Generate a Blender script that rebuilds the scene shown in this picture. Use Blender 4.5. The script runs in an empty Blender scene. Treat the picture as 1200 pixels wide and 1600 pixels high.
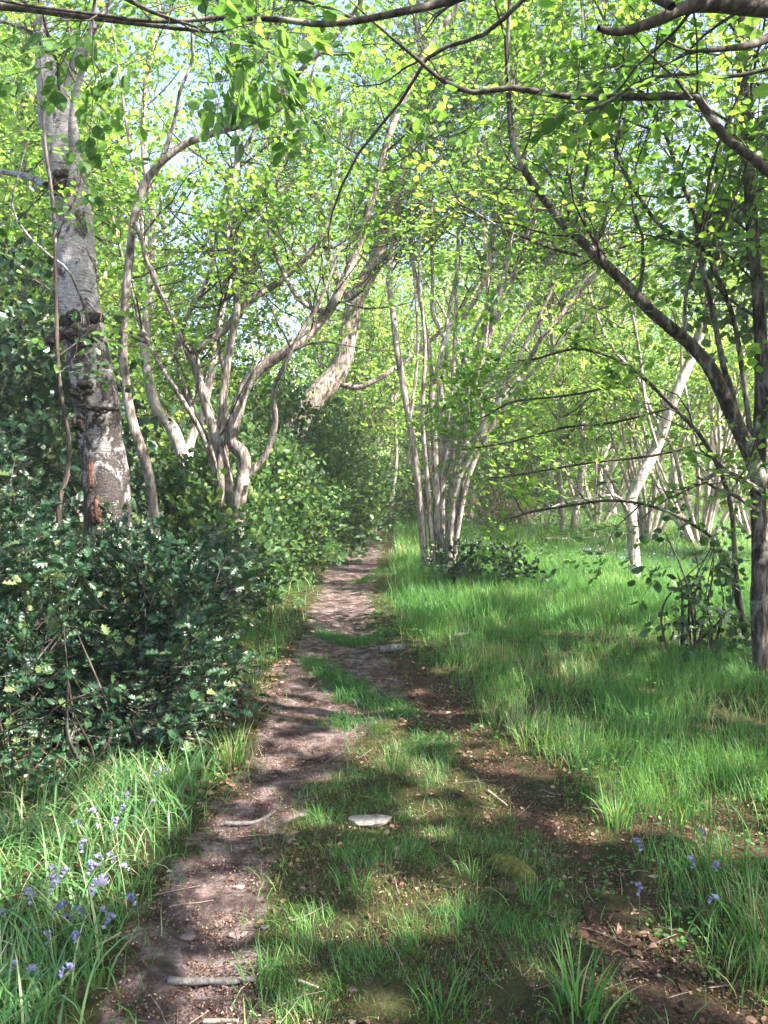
import bpy, math
import numpy as np
from math import radians, sin, cos, pi

SC = bpy.context.scene
COL = SC.collection
rng = np.random.default_rng(11)

# ------------------------------------------------------------------ camera, sky, sun, exposure
F = 1200.0; CH = 1.6; PITCH = math.atan(50 / 1200)
cd = bpy.data.cameras.new("camera"); cam = bpy.data.objects.new("camera", cd); COL.objects.link(cam)
cd.sensor_fit = 'VERTICAL'; cd.sensor_height = 32; cd.lens = 32 * F / 1600
cd.clip_start = 0.05; cd.clip_end = 2000
cam.location = (0, 0, CH); cam.rotation_euler = (pi / 2 - PITCH, 0, 0)
SC.camera = cam

SUN_EL = radians(46); SUN_AZ = radians(112)          # clockwise from +Y
SD = np.array([sin(SUN_AZ) * cos(SUN_EL), cos(SUN_AZ) * cos(SUN_EL), sin(SUN_EL)])
w = bpy.data.worlds.new("World"); SC.world = w; w.use_nodes = True
nt = w.node_tree
sky = nt.nodes.new('ShaderNodeTexSky'); sky.sky_type = 'NISHITA'; sky.sun_disc = False
sky.sun_elevation = SUN_EL; sky.sun_rotation = SUN_AZ; sky.air_density = 1.0; sky.dust_density = 2.5; sky.ozone_density = 1.0
nt.links.new(sky.outputs[0], nt.nodes['Background'].inputs[0]); nt.nodes['Background'].inputs[1].default_value = 0.115
ld = bpy.data.lights.new("sun", 'SUN'); sun = bpy.data.objects.new("sun", ld); COL.objects.link(sun)
ld.energy = 5.0; ld.angle = radians(0.55); ld.color = (1.0, 0.93, 0.84)
import mathutils
sun.rotation_euler = mathutils.Vector(SD).to_track_quat('Z', 'Y').to_euler()
sun.location = tuple(SD * 30)
SC.view_settings.view_transform = 'Standard'; SC.view_settings.look = 'None'
SC.view_settings.exposure = 2.45; SC.view_settings.gamma = 1.0; SC.view_settings.use_curve_mapping = False
cy = SC.cycles
cy.max_bounces = 7; cy.diffuse_bounces = 4; cy.glossy_bounces = 2; cy.transmission_bounces = 4; cy.transparent_max_bounces = 4
cy.sample_clamp_indirect = 6.0; cy.caustics_reflective = False; cy.caustics_refractive = False

# ------------------------------------------------------------------ coordinates
CP, SP_ = cos(PITCH), sin(PITCH)
def ray(px, py):
    dx = (px - 600) / F; dy = (800 - py) / F
    return np.array([dx, CP + dy * SP_, -SP_ + dy * CP])
def P(px, py, Y):
    d = ray(px, py); s = Y / d[1]
    return np.array([d[0] * s, Y, CH + d[2] * s])
def G(px, py, z=0.0):
    d = ray(px, py); s = (z - CH) / d[2]
    return np.array([d[0] * s, d[1] * s, z])
def nrm(v): return v / (np.linalg.norm(v, axis=-1, keepdims=True) + 1e-12)

_tab = np.random.default_rng(5).random((256, 256))
def vn(x, y, sc=1.0, seed=0):
    x = np.asarray(x, float) * sc + seed * 17.3; y = np.asarray(y, float) * sc + seed * 9.1
    xi = np.floor(x).astype(int); yi = np.floor(y).astype(int); fx = x - xi; fy = y - yi
    fx = fx * fx * (3 - 2 * fx); fy = fy * fy * (3 - 2 * fy)
    a = _tab[xi % 256, yi % 256]; b = _tab[(xi + 1) % 256, yi % 256]
    c = _tab[xi % 256, (yi + 1) % 256]; d = _tab[(xi + 1) % 256, (yi + 1) % 256]
    return (a * (1 - fx) + b * fx) * (1 - fy) + (c * (1 - fx) + d * fx) * fy
def fbm(x, y, sc, seed=0, o=3):
    s = 0; a = .5; t = 0
    for i in range(o):
        s = s + a * vn(x, y, sc * 2 ** i, seed + i); t += a; a *= .5
    return s / t
def sstep(a, b, x):
    t = np.clip((x - a) / (b - a), 0, 1); return t * t * (3 - 2 * t)

# ------------------------------------------------------------------ where the path and the second track run
_pe = [(1600, 165, 440), (1500, 205, 430), (1400, 262, 425), (1300, 312, 452), (1230, 352, 490), (1180, 388, 540), (1130, 402, 585),
       (1080, 422, 610), (1040, 440, 615), (1000, 470, 588), (950, 488, 578), (900, 504, 584), (872, 516, 590), (852, 545, 596), (838, 562, 596), (826, 574, 594)]
_L = np.array([G(a, y) for y, a, b in _pe]); _R = np.array([G(b, y) for y, a, b in _pe])
_tr = [(1640, 1130, 95), (1540, 1000, 75), (1390, 895, 62), (1290, 850, 55), (1230, 785, 52), (1150, 705, 52), (1080, 650, 55), (1030, 610, 45)]
_T = np.array([G(x, y) for y, x, h in _tr]); _TW = np.array([(G(x + h, y) - G(x, y))[0] for y, x, h in _tr]) * .6
def path_sd(x, y):
    """>0 inside the dirt path, metres"""
    n = (fbm(x, y, 3.0, 3) - .5) * .34
    l = np.interp(y, _L[:, 1], _L[:, 0]); r = np.interp(y, _R[:, 1], _R[:, 0])
    d = np.minimum(x - l, r - x) + n * .8
    return np.where(y > _L[-1, 1], -1.0, d)
def track_sd(x, y):
    n = (fbm(x, y, 2.8, 9) - .5) * .75
    c = np.interp(y, _T[:, 1], _T[:, 0]); h = np.interp(y, _T[:, 1], _TW)
    d = h - np.abs(x - c) + n * .7
    return np.where(y > _T[-1, 1] + .1, -1.0, d)
def between(x, y):
    r = np.interp(y, _R[:, 1], _R[:, 0]); c = np.interp(y, _T[:, 1], _T[:, 0])
    return sstep(-.15, .1, x - r) * sstep(-.1, .2, c - x) * (y < 5.6)
def hgt(x, y):
    x = np.asarray(x, float); y = np.asarray(y, float)
    h = (fbm(x, y, .35, 20) - .5) * .16 + (fbm(x, y, 1.6, 21) - .5) * .07
    h = h - .05 * sstep(-.15, .3, path_sd(x, y)) - .02 * sstep(-.1, .2, track_sd(x, y))
    near = sstep(9, 3, np.abs(y - 3)); h = h * (1 - .3 * near)
    return h - .01
def onground(p, lift=0.0):
    p = np.array(p, float); p[2] = float(hgt(p[0], p[1])) + lift; return p

# wanted sun patches (canopy leaves are cut away to open them): ellipses in ground metres
_lit = [(850, 860, 330, 60, 1), (1130, 870, 120, 70, 1), (540, 915, 55, 12, 1), (570, 880, 60, 10, 1), (620, 960, 80, 9, .9),
        (480, 1085, 80, 14, 1), (560, 1125, 50, 12, 1), (440, 1150, 60, 14, .9), (430, 1180, 50, 12, .8), (380, 1235, 40, 18, 1), (350, 1270, 35, 12, .8),
        (310, 1345, 45, 14, .8), (372, 1382, 40, 14, 1), (385, 1450, 70, 36, 1), (430, 1500, 50, 22, .9), (300, 1500, 26, 10, .5),
        (60, 1280, 90, 22, .9), (330, 1200, 60, 26, .8), (110, 1430, 90, 26, .7), (230, 1290, 60, 16, .8), (210, 1350, 40, 10, .7),
        (610, 1185, 45, 24, 1), (730, 1255, 60, 34, .9), (575, 1290, 45, 16, 1), (510, 1385, 60, 14, .8), (640, 1440, 75, 30, .9), (480, 1560, 70, 30, .7),
        (960, 1180, 250, 46, .85), (1080, 1270, 130, 34, 1), (880, 1540, 80, 40, .8), (1160, 1130, 60, 24, .7), (690, 1000, 60, 7, .9),
        (600, 1580, 50, 20, .6), (1180, 1330, 40, 20, .7), (760, 1360, 40, 12, .6), (150, 1050, 110, 30, .5), (300, 1000, 60, 30, .5), (60, 950, 60, 30, .6)]
_LC = []
for px, py, rx, ry, s in _lit:
    c = G(px, py); ex = (G(px + rx, py) - c)[0]; n0 = G(px, py - ry)[1]; n1 = G(px, py + ry)[1]
    _LC.append((c[0], (n0 + n1) / 2, ex, (n0 - n1) / 2, s))
def litmap(x, y):
    a = np.zeros_like(x)
    for cx, cy_, ex, ey, s in _LC:
        d = ((x - cx) / ex) ** 2 + ((y - cy_) / ey) ** 2
        a = np.maximum(a, s * sstep(1.6, .6, d))
    a = a * (.3 + .7 * sstep(.32, .42, fbm(x * 1.0, y * 1.6, 5.0, 44, 2)))
    sp = sstep(.555, .61, fbm(x, y, 3.4, 40, 2)); far = sstep(9.5, 11.5, y) * sstep(-.2, 1, x) * (.6 + .5 * sstep(.3, .5, fbm(x, y, .9, 43, 2))); lb = sstep(-.9, -1.4, x) * sstep(.46, .55, fbm(x, y, 2.2, 41, 2)) * sstep(3.6, 4.4, y) * .95
    return sstep(.28, .5, np.maximum.reduce([a, sp * .8, far, lb]))
def keepmask(p, strength=1.0):
    """leaf sprays stay where their shadow falls on shaded ground"""
    g = p[:, :2] - SD[:2] * (p[:, 2] / SD[2])[:, None]
    l = litmap(g[:, 0], g[:, 1])
    zone = (g[:, 1] > 1.2) & (g[:, 1] < 16) & (np.abs(g[:, 0]) < 6.5)
    k = rng.random(len(p)) > l * strength * 1.02
    return k | ~zone

# ------------------------------------------------------------------ mesh collector
class MB:
    def __init__(s): s.v = []; s.n = 0; s.q = []; s.t = []
    def add(s, v, q=None, t=None, mat=0, rnd=None, smooth=False):
        v = np.asarray(v, float).reshape(-1, 3)
        for lst, f in ((s.q, q), (s.t, t)):
            if f is None or len(f) == 0: continue
            f = np.asarray(f)
            m = np.broadcast_to(np.asarray(mat if not isinstance(mat, tuple) else 0), (len(f),)).astype(np.int32)
            if rnd is None: r = np.full(len(f), rng.random())
            elif isinstance(rnd, tuple): r = rnd[int(lst is s.t)]
            elif np.ndim(rnd) == 0: r = np.full(len(f), float(rnd))
            else: r = rnd
            lst.append((f + s.n, m, r.astype(np.float32), np.full(len(f), smooth)))
        s.v.append(v); s.n += len(v)
    def build(s, name, mats, parent=None, base=(0, 0, 0)):
        me = bpy.data.meshes.new(name)
        V = (np.concatenate(s.v) - np.asarray(base, float)).astype(np.float32)
        me.vertices.add(len(V)); me.vertices.foreach_set('co', V.ravel())
        loops = []; starts = []; mi = []; rr = []; sm = []; off = 0
        for lst, k in ((s.q, 4), (s.t, 3)):
            if not lst: continue
            f = np.concatenate([a[0] for a in lst]); loops.append(f.ravel())
            starts.append(off + np.arange(len(f)) * k); off += len(f) * k
            mi.append(np.concatenate([a[1] for a in lst])); rr.append(np.concatenate([a[2] for a in lst])); sm.append(np.concatenate([a[3] for a in lst]))
        L = np.concatenate(loops).astype(np.int32); S = np.concatenate(starts).astype(np.int32)
        me.loops.add(len(L)); me.loops.foreach_set('vertex_index', L)
        me.polygons.add(len(S)); me.polygons.foreach_set('loop_start', S)
        me.polygons.foreach_set('material_index', np.concatenate(mi)); me.polygons.foreach_set('use_smooth', np.concatenate(sm))
        at = me.attributes.new('rnd', 'FLOAT', 'FACE'); at.data.foreach_set('value', np.concatenate(rr))
        me.update(calc_edges=True)
        for m in (mats if isinstance(mats, (list, tuple)) else [mats]): me.materials.append(m)
        o = bpy.data.objects.new(name, me); COL.objects.link(o)
        if parent is not None: o.parent = parent
        else: o.location = base
        return o
def empty(name, loc):
    o = bpy.data.objects.new(name, None); COL.objects.link(o); o.location = tuple(loc); o.empty_display_size = .2; return o
def tag(o, label=None, cat=None, group=None, kind=None):
    if label: o['label'] = label
    if cat: o['category'] = cat
    if group: o['group'] = group
    if kind: o['kind'] = kind
    return o
def copy_tree(o, parent=None):
    c = o.copy(); COL.objects.link(c)
    if parent is not None: c.parent = parent
    for ch in list(o.children): copy_tree(ch, c)
    return c

# ------------------------------------------------------------------ materials
def newmat(name):
    m = bpy.data.materials.new(name); m.use_nodes = True; n = m.node_tree.nodes; l = m.node_tree.links
    return m, n, l, n['Principled BSDF'], n['Material Output']
def ramp(n, l, fac, cols):
    r = n.new('ShaderNodeValToRGB'); e = r.color_ramp.elements
    while len(e) < len(cols): e.new(.5)
    for i, (p, c) in enumerate(cols): e[i].position = p; e[i].color = (*c, 1)
    l.new(fac, r.inputs[0]); return r.outputs[0]
def noise(n, l, vec, scale, detail=4, rough=.6, dist=0):
    t = n.new('ShaderNodeTexNoise'); t.inputs['Scale'].default_value = scale; t.inputs['Detail'].default_value = detail
    t.inputs['Roughness'].default_value = rough; t.inputs['Distortion'].default_value = dist
    if vec is not None: l.new(vec, t.inputs['Vector'])
    return t.outputs[0]
def mapping(n, l, vec, scale):
    m = n.new('ShaderNodeMapping'); m.inputs['Scale'].default_value = scale; l.new(vec, m.inputs[0]); return m.outputs[0]
def mix(n, l, f, a, b, mode='MIX'):
    m = n.new('ShaderNodeMix'); m.data_type = 'RGBA'; m.blend_type = mode
    if isinstance(f, (int, float)): m.inputs[0].default_value = f
    else: l.new(f, m.inputs[0])
    for i, v in ((6, a), (7, b)):
        if isinstance(v, tuple): m.inputs[i].default_value = (*v, 1)
        else: l.new(v, m.inputs[i])
    return m.outputs[2]
def mathn(n, l, op, a, b=0.0, c=None):
    m = n.new('ShaderNodeMath'); m.operation = op
    for i, v in enumerate((a, b) if c is None else (a, b, c)):
        if isinstance(v, (int, float)): m.inputs[i].default_value = v
        else: l.new(v, m.inputs[i])
    return m.outputs[0]
def bump(n, l, h, strength, dist, to):
    b = n.new('ShaderNodeBump'); b.inputs['Strength'].default_value = strength; b.inputs['Distance'].default_value = dist
    l.new(h, b.inputs['Height']); l.new(b.outputs[0], to)
def attr(n, name):
    a = n.new('ShaderNodeAttribute'); a.attribute_name = name; return a.outputs['Fac']

def leafmat(name, cols, trans=.45, rough=.45, spec=.4, tcol=1.6, clump=.35):
    m, n, l, b, out = newmat(name)
    tc = n.new('ShaderNodeTexCoord'); geo = n.new('ShaderNodeNewGeometry')
    ns = noise(n, l, geo.outputs['Position'], .9, 2)
    f = mathn(n, l, 'MULTIPLY_ADD', mathn(n, l, 'SUBTRACT', ns, .5), clump * 2, attr(n, 'rnd'))
    c = ramp(n, l, f, cols)
    l.new(c, b.inputs['Base Color']); b.inputs['Roughness'].default_value = rough; b.inputs['Specular IOR Level'].default_value = spec
    t = n.new('ShaderNodeBsdfTranslucent')
    mm = mix(n, l, 1.0, c, (tcol, tcol * .95, tcol * .6), 'MULTIPLY'); l.new(mm, t.inputs[0])
    ms = n.new('ShaderNodeMixShader'); ms.inputs[0].default_value = trans
    l.new(b.outputs[0], ms.inputs[1]); l.new(t.outputs[0], ms.inputs[2]); l.new(ms.outputs[0], out.inputs[0])
    return m
def barkmat(name, dark, mid, light, zs=.22, scale=20, lich=(.42, .42, .36), lichamt=.55, bstr=.6):
    m, n, l, b, out = newmat(name)
    geo = n.new('ShaderNodeTexCoord').outputs['Object']
    v = mapping(n, l, geo, (1, 1, zs))
    a = noise(n, l, v, scale, 6, .65, .4); c = noise(n, l, geo, 3.5, 4, .6)
    col = ramp(n, l, a, [(.36, dark), (.5, mid), (.64, light)])
    li = ramp(n, l, c, [(lichamt, (0, 0, 0)), (lichamt + .08, (1, 1, 1))])
    col = mix(n, l, li, col, mix(n, l, .5, col, lich))
    l.new(col, b.inputs['Base Color']); b.inputs['Roughness'].default_value = .9; b.inputs['Specular IOR Level'].default_value = .2
    bump(n, l, a, bstr, .02, b.inputs['Normal'])
    return m

M = {}
M['leaf'] = leafmat('spring_leaf', [(0, (.05, .125, .03)), (.35, (.10, .215, .045)), (.75, (.16, .30, .06)), (1, (.26, .39, .085))], .52, tcol=1.85)
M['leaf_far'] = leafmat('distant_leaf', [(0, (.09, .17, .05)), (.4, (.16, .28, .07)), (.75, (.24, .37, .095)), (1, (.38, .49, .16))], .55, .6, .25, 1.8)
M['leaf_near'] = leafmat('lime_leaf', [(0, (.05, .12, .03)), (.5, (.09, .19, .045)), (1, (.16, .28, .07))], .5, .5, .3)
M['holly'] = leafmat('holly_leaf', [(0, (.009, .03, .014)), (.5, (.022, .062, .026)), (.85, (.042, .095, .038)), (1, (.12, .16, .06))], .15, .36, .5, 1.4, .3)
M['holly_mid'] = leafmat('shrub_leaf', [(0, (.025, .06, .026)), (.45, (.055, .12, .042)), (.85, (.105, .20, .065)), (1, (.22, .30, .11))], .4, .5, .3, 1.6, .3)
M['ivy'] = leafmat('ivy_leaf', [(0, (.02, .055, .02)), (.6, (.045, .11, .03)), (1, (.1, .19, .04))], .25, .35, .5)
M['grass'] = leafmat('grass_blade', [(0, (.045, .13, .04)), (.5, (.085, .215, .055)), (.82, (.15, .30, .08)), (.94, (.26, .35, .13)), (1, (.48, .43, .29))], .45, .5, .3, 1.6, .3)
M['sedge'] = leafmat('broad_grass_blade', [(0, (.05, .13, .05)), (.5, (.09, .2, .07)), (.9, (.16, .29, .1)), (1, (.42, .44, .25))], .35, .38, .5, 1.5, .3)
M['litter'] = leafmat('dead_leaf', [(0, (.05, .025, .017)), (.5, (.14, .075, .05)), (.85, (.26, .16, .11)), (1, (.42, .32, .24))], .15, .7, .2, 1.0, .15)
M['mossy'] = leafmat('moss_frond', [(0, (.035, .035, .015)), (.3, (.085, .085, .03)), (.55, (.14, .135, .045)), (.8, (.2, .14, .08)), (1, (.36, .27, .17))], .3, .7, .2, 1.3, .3)
M['petal'] = leafmat('bluebell_petal', [(0, (.14, .13, .33)), (.6, (.27, .25, .50)), (1, (.45, .42, .66))], .4, .5, .3, 1.2, .1)
M['petal_pale'] = leafmat('pale_petal', [(0, (.55, .48, .72)), (1, (.75, .68, .82))], .4, .5, .3, 1.1, .1)
M['stalk'] = leafmat('flower_stalk', [(0, (.1, .17, .06)), (1, (.16, .22, .1))], .2)
M['bark'] = barkmat('hazel_bark', (.05, .04, .035), (.19, .152, .135), (.46, .385, .35), bstr=1)
M['bark_dark'] = barkmat('dark_twig_bark', (.022, .017, .015), (.055, .043, .037), (.13, .105, .09), lichamt=.6)
M['bark_fan'] = barkmat('tan_hazel_bark', (.09, .07, .06), (.29, .235, .21), (.56, .48, .44), bstr=1)
M['bark_limb'] = barkmat('dark_limb_bark', (.018, .014, .013), (.062, .049, .043), (.24, .2, .175), bstr=1.2)
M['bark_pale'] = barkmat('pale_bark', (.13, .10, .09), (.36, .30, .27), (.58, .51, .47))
M['bark_moss'] = barkmat('mossy_bark', (.05, .038, .033), (.22, .175, .155), (.48, .40, .37), lich=(.3, .3, .06), lichamt=.56)
M['bark_red'] = barkmat('red_twig_bark', (.1, .06, .05), (.25, .16, .13), (.4, .3, .26))

def birchmat(name, rough_h=1.35):
    m, n, l, b, out = newmat(name)
    o = n.new('ShaderNodeTexCoord').outputs['Object']
    band = noise(n, l, mapping(n, l, o, (1.2, 1.2, 14)), 3.0, 5, .6, .3)
    fine = noise(n, l, mapping(n, l, o, (2, 2, 7)), 12, 7, .78, .3)
    blotch = noise(n, l, mapping(n, l, o, (1, 1, .6)), 8.5, 8, .72, .6)
    base = ramp(n, l, fine, [(.3, (.13, .12, .12)), (.5, (.32, .30, .298)), (.66, (.58, .55, .54))])
    dk = ramp(n, l, band, [(.33, (1, 1, 1)), (.40, (0, 0, 0))])
    c = mix(n, l, dk, base, (.09, .075, .07))
    sep = n.new('ShaderNodeSeparateXYZ'); l.new(o, sep.inputs[0])
    low = mathn(n, l, 'MULTIPLY', mathn(n, l, 'SUBTRACT', 3.2, sep.outputs[2]), .05)       # bark breaks up towards the base
    thr = mathn(n, l, 'ADD', blotch, low)
    bl = ramp(n, l, thr, [(.515, (0, 0, 0)), (.545, (1, 1, 1))])
    rough = ramp(n, l, fine, [(.38, (.018, .015, .014)), (.55, (.085, .07, .065)), (.72, (.27, .21, .19))])
    c = mix(n, l, bl, c, rough)
    l.new(c, b.inputs['Base Color']); b.inputs['Roughness'].default_value = .8; b.inputs['Specular IOR Level'].default_value = .25
    h = mathn(n, l, 'ADD', mathn(n, l, 'MULTIPLY', thr, 2.2), mathn(n, l, 'MULTIPLY', fine, .8))
    bump(n, l, h, .9, .03, b.inputs['Normal'])
    return m
M['birch'] = birchmat('birch_bark')
def plain(name, cols, scale, rough=.9, bs=.5, bd=.02):
    m, n, l, b, out = newmat(name)
    o = n.new('ShaderNodeTexCoord').outputs['Object']
    a = noise(n, l, o, scale, 7, .65)
    l.new(ramp(n, l, a, cols), b.inputs['Base Color']); b.inputs['Roughness'].default_value = rough; b.inputs['Specular IOR Level'].default_value = .25
    bump(n, l, a, bs, bd, b.inputs['Normal']); return m
M['scar'] = plain('burr_bark', [(.35, (.008, .007, .006)), (.6, (.045, .035, .03)), (.75, (.13, .1, .085))], 60, .95, 1, .02)
M['redwood'] = plain('exposed_red_wood', [(.35, (.03, .016, .012)), (.55, (.12, .06, .042)), (.75, (.26, .16, .12))], 40, .9, .9)
M['stone'] = plain('pale_stone', [(.3, (.10, .085, .078)), (.5, (.22, .19, .175)), (.7, (.36, .33, .31))], 30, .85, .6)
M['stone_pink'] = plain('pinkish_stone', [(.3, (.16, .12, .11)), (.55, (.30, .23, .215)), (.8, (.42, .34, .32))], 18, .9, .6)
M['stone_dark'] = plain('path_stone', [(.3, (.09, .065, .062)), (.6, (.19, .14, .135)), (.8, (.28, .22, .21))], 18, .85, .6)
M['log'] = plain('grey_log_bark', [(.3, (.05, .045, .042)), (.55, (.14, .125, .118)), (.75, (.27, .245, .23))], 26, .9, .8)
M['deadwood'] = plain('dead_stick_wood', [(.3, (.12, .085, .07)), (.55, (.3, .23, .19)), (.75, (.5, .4, .34))], 40, .9, .6)
M['moss'] = plain('moss_clump', [(.3, (.03, .035, .01)), (.5, (.1, .1, .022)), (.75, (.26, .22, .05))], 60, .95, 1, .02)

def groundmat(name):
    m, n, l, b, out = newmat(name)
    geo = n.new('ShaderNodeNewGeometry').outputs['Position']
    big = noise(n, l, geo, 1.3, 5, .6); mid = noise(n, l, geo, 9, 6, .65); fine = noise(n, l, geo, 70, 6, .7); grit = noise(n, l, geo, 260, 3, .7)
    vor = n.new('ShaderNodeTexVoronoi'); vor.inputs['Scale'].default_value = 55; l.new(geo, vor.inputs['Vector'])
    sc = ramp(n, l, mid, [(.32, (.05, .034, .03)), (.48, (.155, .108, .10)), (.66, (.43, .33, .315))])
    pb = ramp(n, l, vor.outputs['Color'], [(.35, (.5, .5, .5)), (.6, (1, 1, 1)), (.95, (1.0, 1.0, 1.0))])
    sc = mix(n, l, .55, sc, mix(n, l, 1.0, sc, ramp(n, l, fine, [(.3, (.35, .32, .3)), (.55, (1, 1, 1)), (.8, (1, 1, 1))]), 'MULTIPLY'))
    sc = mix(n, l, .35, sc, mix(n, l, 1.0, sc, pb, 'MULTIPLY'))
    li = ramp(n, l, fine, [(.32, (.03, .018, .012)), (.5, (.1, .058, .04)), (.7, (.2, .13, .1))])
    mo = ramp(n, l, mid, [(.3, (.05, .036, .024)), (.46, (.07, .072, .026)), (.58, (.105, .11, .036)), (.68, (.18, .13, .10)), (.85, (.28, .20, .17))])
    mo = mix(n, l, .6, mo, mix(n, l, 1.0, mo, ramp(n, l, fine, [(.3, (.2, .2, .2)), (.62, (1, 1, 1))]), 'MULTIPLY'))
    gr = ramp(n, l, mid, [(.3, (.04, .04, .018)), (.5, (.075, .075, .028)), (.62, (.12, .10, .05)), (.75, (.24, .17, .13))])
    gr = mix(n, l, .6, gr, mix(n, l, 1.0, gr, ramp(n, l, fine, [(.35, (.3, .28, .25)), (.6, (1, 1, 1))]), 'MULTIPLY'))
    edge = mathn(n, l, 'MULTIPLY', mathn(n, l, 'SUBTRACT', mid, .5), .9)
    def sel(a): return ramp(n, l, mathn(n, l, 'ADD', attr(n, a), edge), [(.42, (0, 0, 0)), (.58, (1, 1, 1))])
    c = mix(n, l, sel('moss'), gr, mo); c = mix(n, l, sel('litter'), c, li); c = mix(n, l, sel('path'), c, sc)
    l.new(c, b.inputs['Base Color']); b.inputs['Roughness'].default_value = .95; b.inputs['Specular IOR Level'].default_value = .15
    h = mathn(n, l, 'ADD', mathn(n, l, 'MULTIPLY', mid, 1.2), mathn(n, l, 'ADD', mathn(n, l, 'MULTIPLY', fine, .5), mathn(n, l, 'MULTIPLY', grit, .12)))
    bump(n, l, h, 1.0, .1, b.inputs['Normal'])
    return m
M['ground'] = groundmat('woodland_soil')

# ------------------------------------------------------------------ ground and path
def axis(a, b, fine0, fine1, step, grow):
    xs = list(np.arange(fine0, fine1, step)); s = step; x = fine0
    while x > a: s *= grow; x -= s; xs.insert(0, x)
    s = step; x = xs[-1]
    while x < b: s *= grow; x += s; xs.append(x)
    return np.array(xs)
gx = axis(-600, 600, -3.2, 4.2, .035, 1.09); gy = axis(-60, 900, 1.8, 9.5, .035, 1.06)
X, Y = np.meshgrid(gx, gy); Z = hgt(X, Y)
pth = np.clip(.5 + path_sd(X, Y) * 3, 0, 1); lit_ = np.clip(.5 + track_sd(X, Y) * 2.6, 0, 1)
lit_ = np.maximum(lit_, .75 * sstep(5.8, 4.6, Y) * (X > .6) * sstep(.45, .6, fbm(X, Y, 2.4, 33))); mos = between(X, Y)
fine = sstep(11, 8, Y)
Z = Z + ((fbm(X, Y, 7, 60) - .5) * .05 + (fbm(X, Y, 22, 61, 2) - .5) * .022) * fine * np.where(pth > .5, .8, 1)
nx, ny = len(gx), len(gy)
idx = np.arange(nx * ny).reshape(ny, nx)
quads = np.stack([idx[:-1, :-1], idx[:-1, 1:], idx[1:, 1:], idx[1:, :-1]], -1).reshape(-1, 4)
allv = np.stack([X, Y, Z], -1).reshape(-1, 3)
fp = pth.ravel()[quads].mean(1) > .5
def submesh(name, q, kind):
    u, inv = np.unique(q, return_inverse=True)
    mb = MB(); mb.add(allv[u], inv.reshape(-1, 4), smooth=True, rnd=.5)
    o = mb.build(name, [M['ground']])
    for nm, arr in (('path', pth), ('litter', lit_), ('moss', mos)):
        at = o.data.attributes.new(nm, 'FLOAT', 'POINT'); at.data.foreach_set('value', arr.ravel()[u].astype(np.float32))
    tag(o, kind='structure'); return o
submesh('ground', quads[~fp], 'structure'); submesh('path', quads[fp], 'structure')

# ------------------------------------------------------------------ tubes, branches
def catmull(p, n):
    p = np.asarray(p, float)
    if len(p) < 3:
        t = np.linspace(0, 1, n)[:, None]; return p[0] * (1 - t) + p[-1] * t
    q = np.vstack([2 * p[0] - p[1], p, 2 * p[-1] - p[-2]])
    s = np.linspace(0, len(p) - 1 - 1e-6, n); i = s.astype(int); t = (s - i)[:, None]
    a, b, c, d = q[i], q[i + 1], q[i + 2], q[i + 3]
    return .5 * (2 * b + (c - a) * t + (2 * a - 5 * b + 4 * c - d) * t ** 2 + (3 * b - a - 3 * c + d) * t ** 3)
def tube(mb, pts, rad, k=6, mat=0, lump=0.0, rnd=None, cap=False):
    pts = np.asarray(pts, float); n = len(pts); rad = np.broadcast_to(rad, (n,))
    T = nrm(np.gradient(pts, axis=0)); ref = np.array([1., 0, 0]) if abs(T[0, 0]) < .8 else np.array([0, 1., 0])
    U = np.zeros_like(pts); u = ref - T[0] * (ref @ T[0]); u /= np.linalg.norm(u)
    for i in range(n):
        u = u - T[i] * (u @ T[i]); u /= np.linalg.norm(u) + 1e-12; U[i] = u
    W = np.cross(T, U); a = np.arange(k) * 2 * pi / k
    R = rad[:, None] * np.ones(k)
    if lump > 0:
        s = np.cumsum(np.r_[0, np.linalg.norm(np.diff(pts, axis=0), axis=1)])
        so = rng.random() * 50
        sc = 1 / max(rad.mean(), .02)
        nn = fbm(np.cos(a)[None, :] * 1.1 + s[:, None] * sc * .28 + so, np.sin(a)[None, :] * 1.1 + so + s[:, None] * sc * .13, 1.6, 7)
        R = R * (1 + (nn - .5) * 2 * lump)
    V = pts[:, None, :] + R[..., None] * (np.cos(a)[None, :, None] * U[:, None, :] + np.sin(a)[None, :, None] * W[:, None, :])
    i = np.arange(n - 1)[:, None] * k; j = np.arange(k)[None, :]; j2 = (j + 1) % k
    q = np.stack([i + j, i + j2, i + k + j2, i + k + j], -1).reshape(-1, 4)
    t = None
    if cap:
        V = np.concatenate([V.reshape(-1, 3), pts[[0]], pts[[-1]]]); b0 = n * k; jj = np.arange(k); j3 = (jj + 1) % k
        t = np.concatenate([np.stack([np.full(k, b0), j3, jj], -1), np.stack([np.full(k, b0 + 1), (n - 1) * k + jj, (n - 1) * k + j3], -1)])
    mb.add(V, q, t, mat=mat, rnd=rnd, smooth=True)
def walk(o, d, L, n, wig=.18, up=.05):
    p = [np.array(o, float)]; d = np.array(d, float)
    for i in range(n):
        d = d + rng.normal(0, wig, 3); d[2] += up; d /= np.linalg.norm(d); p.append(p[-1] + d * L / n)
    return np.array(p)

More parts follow.
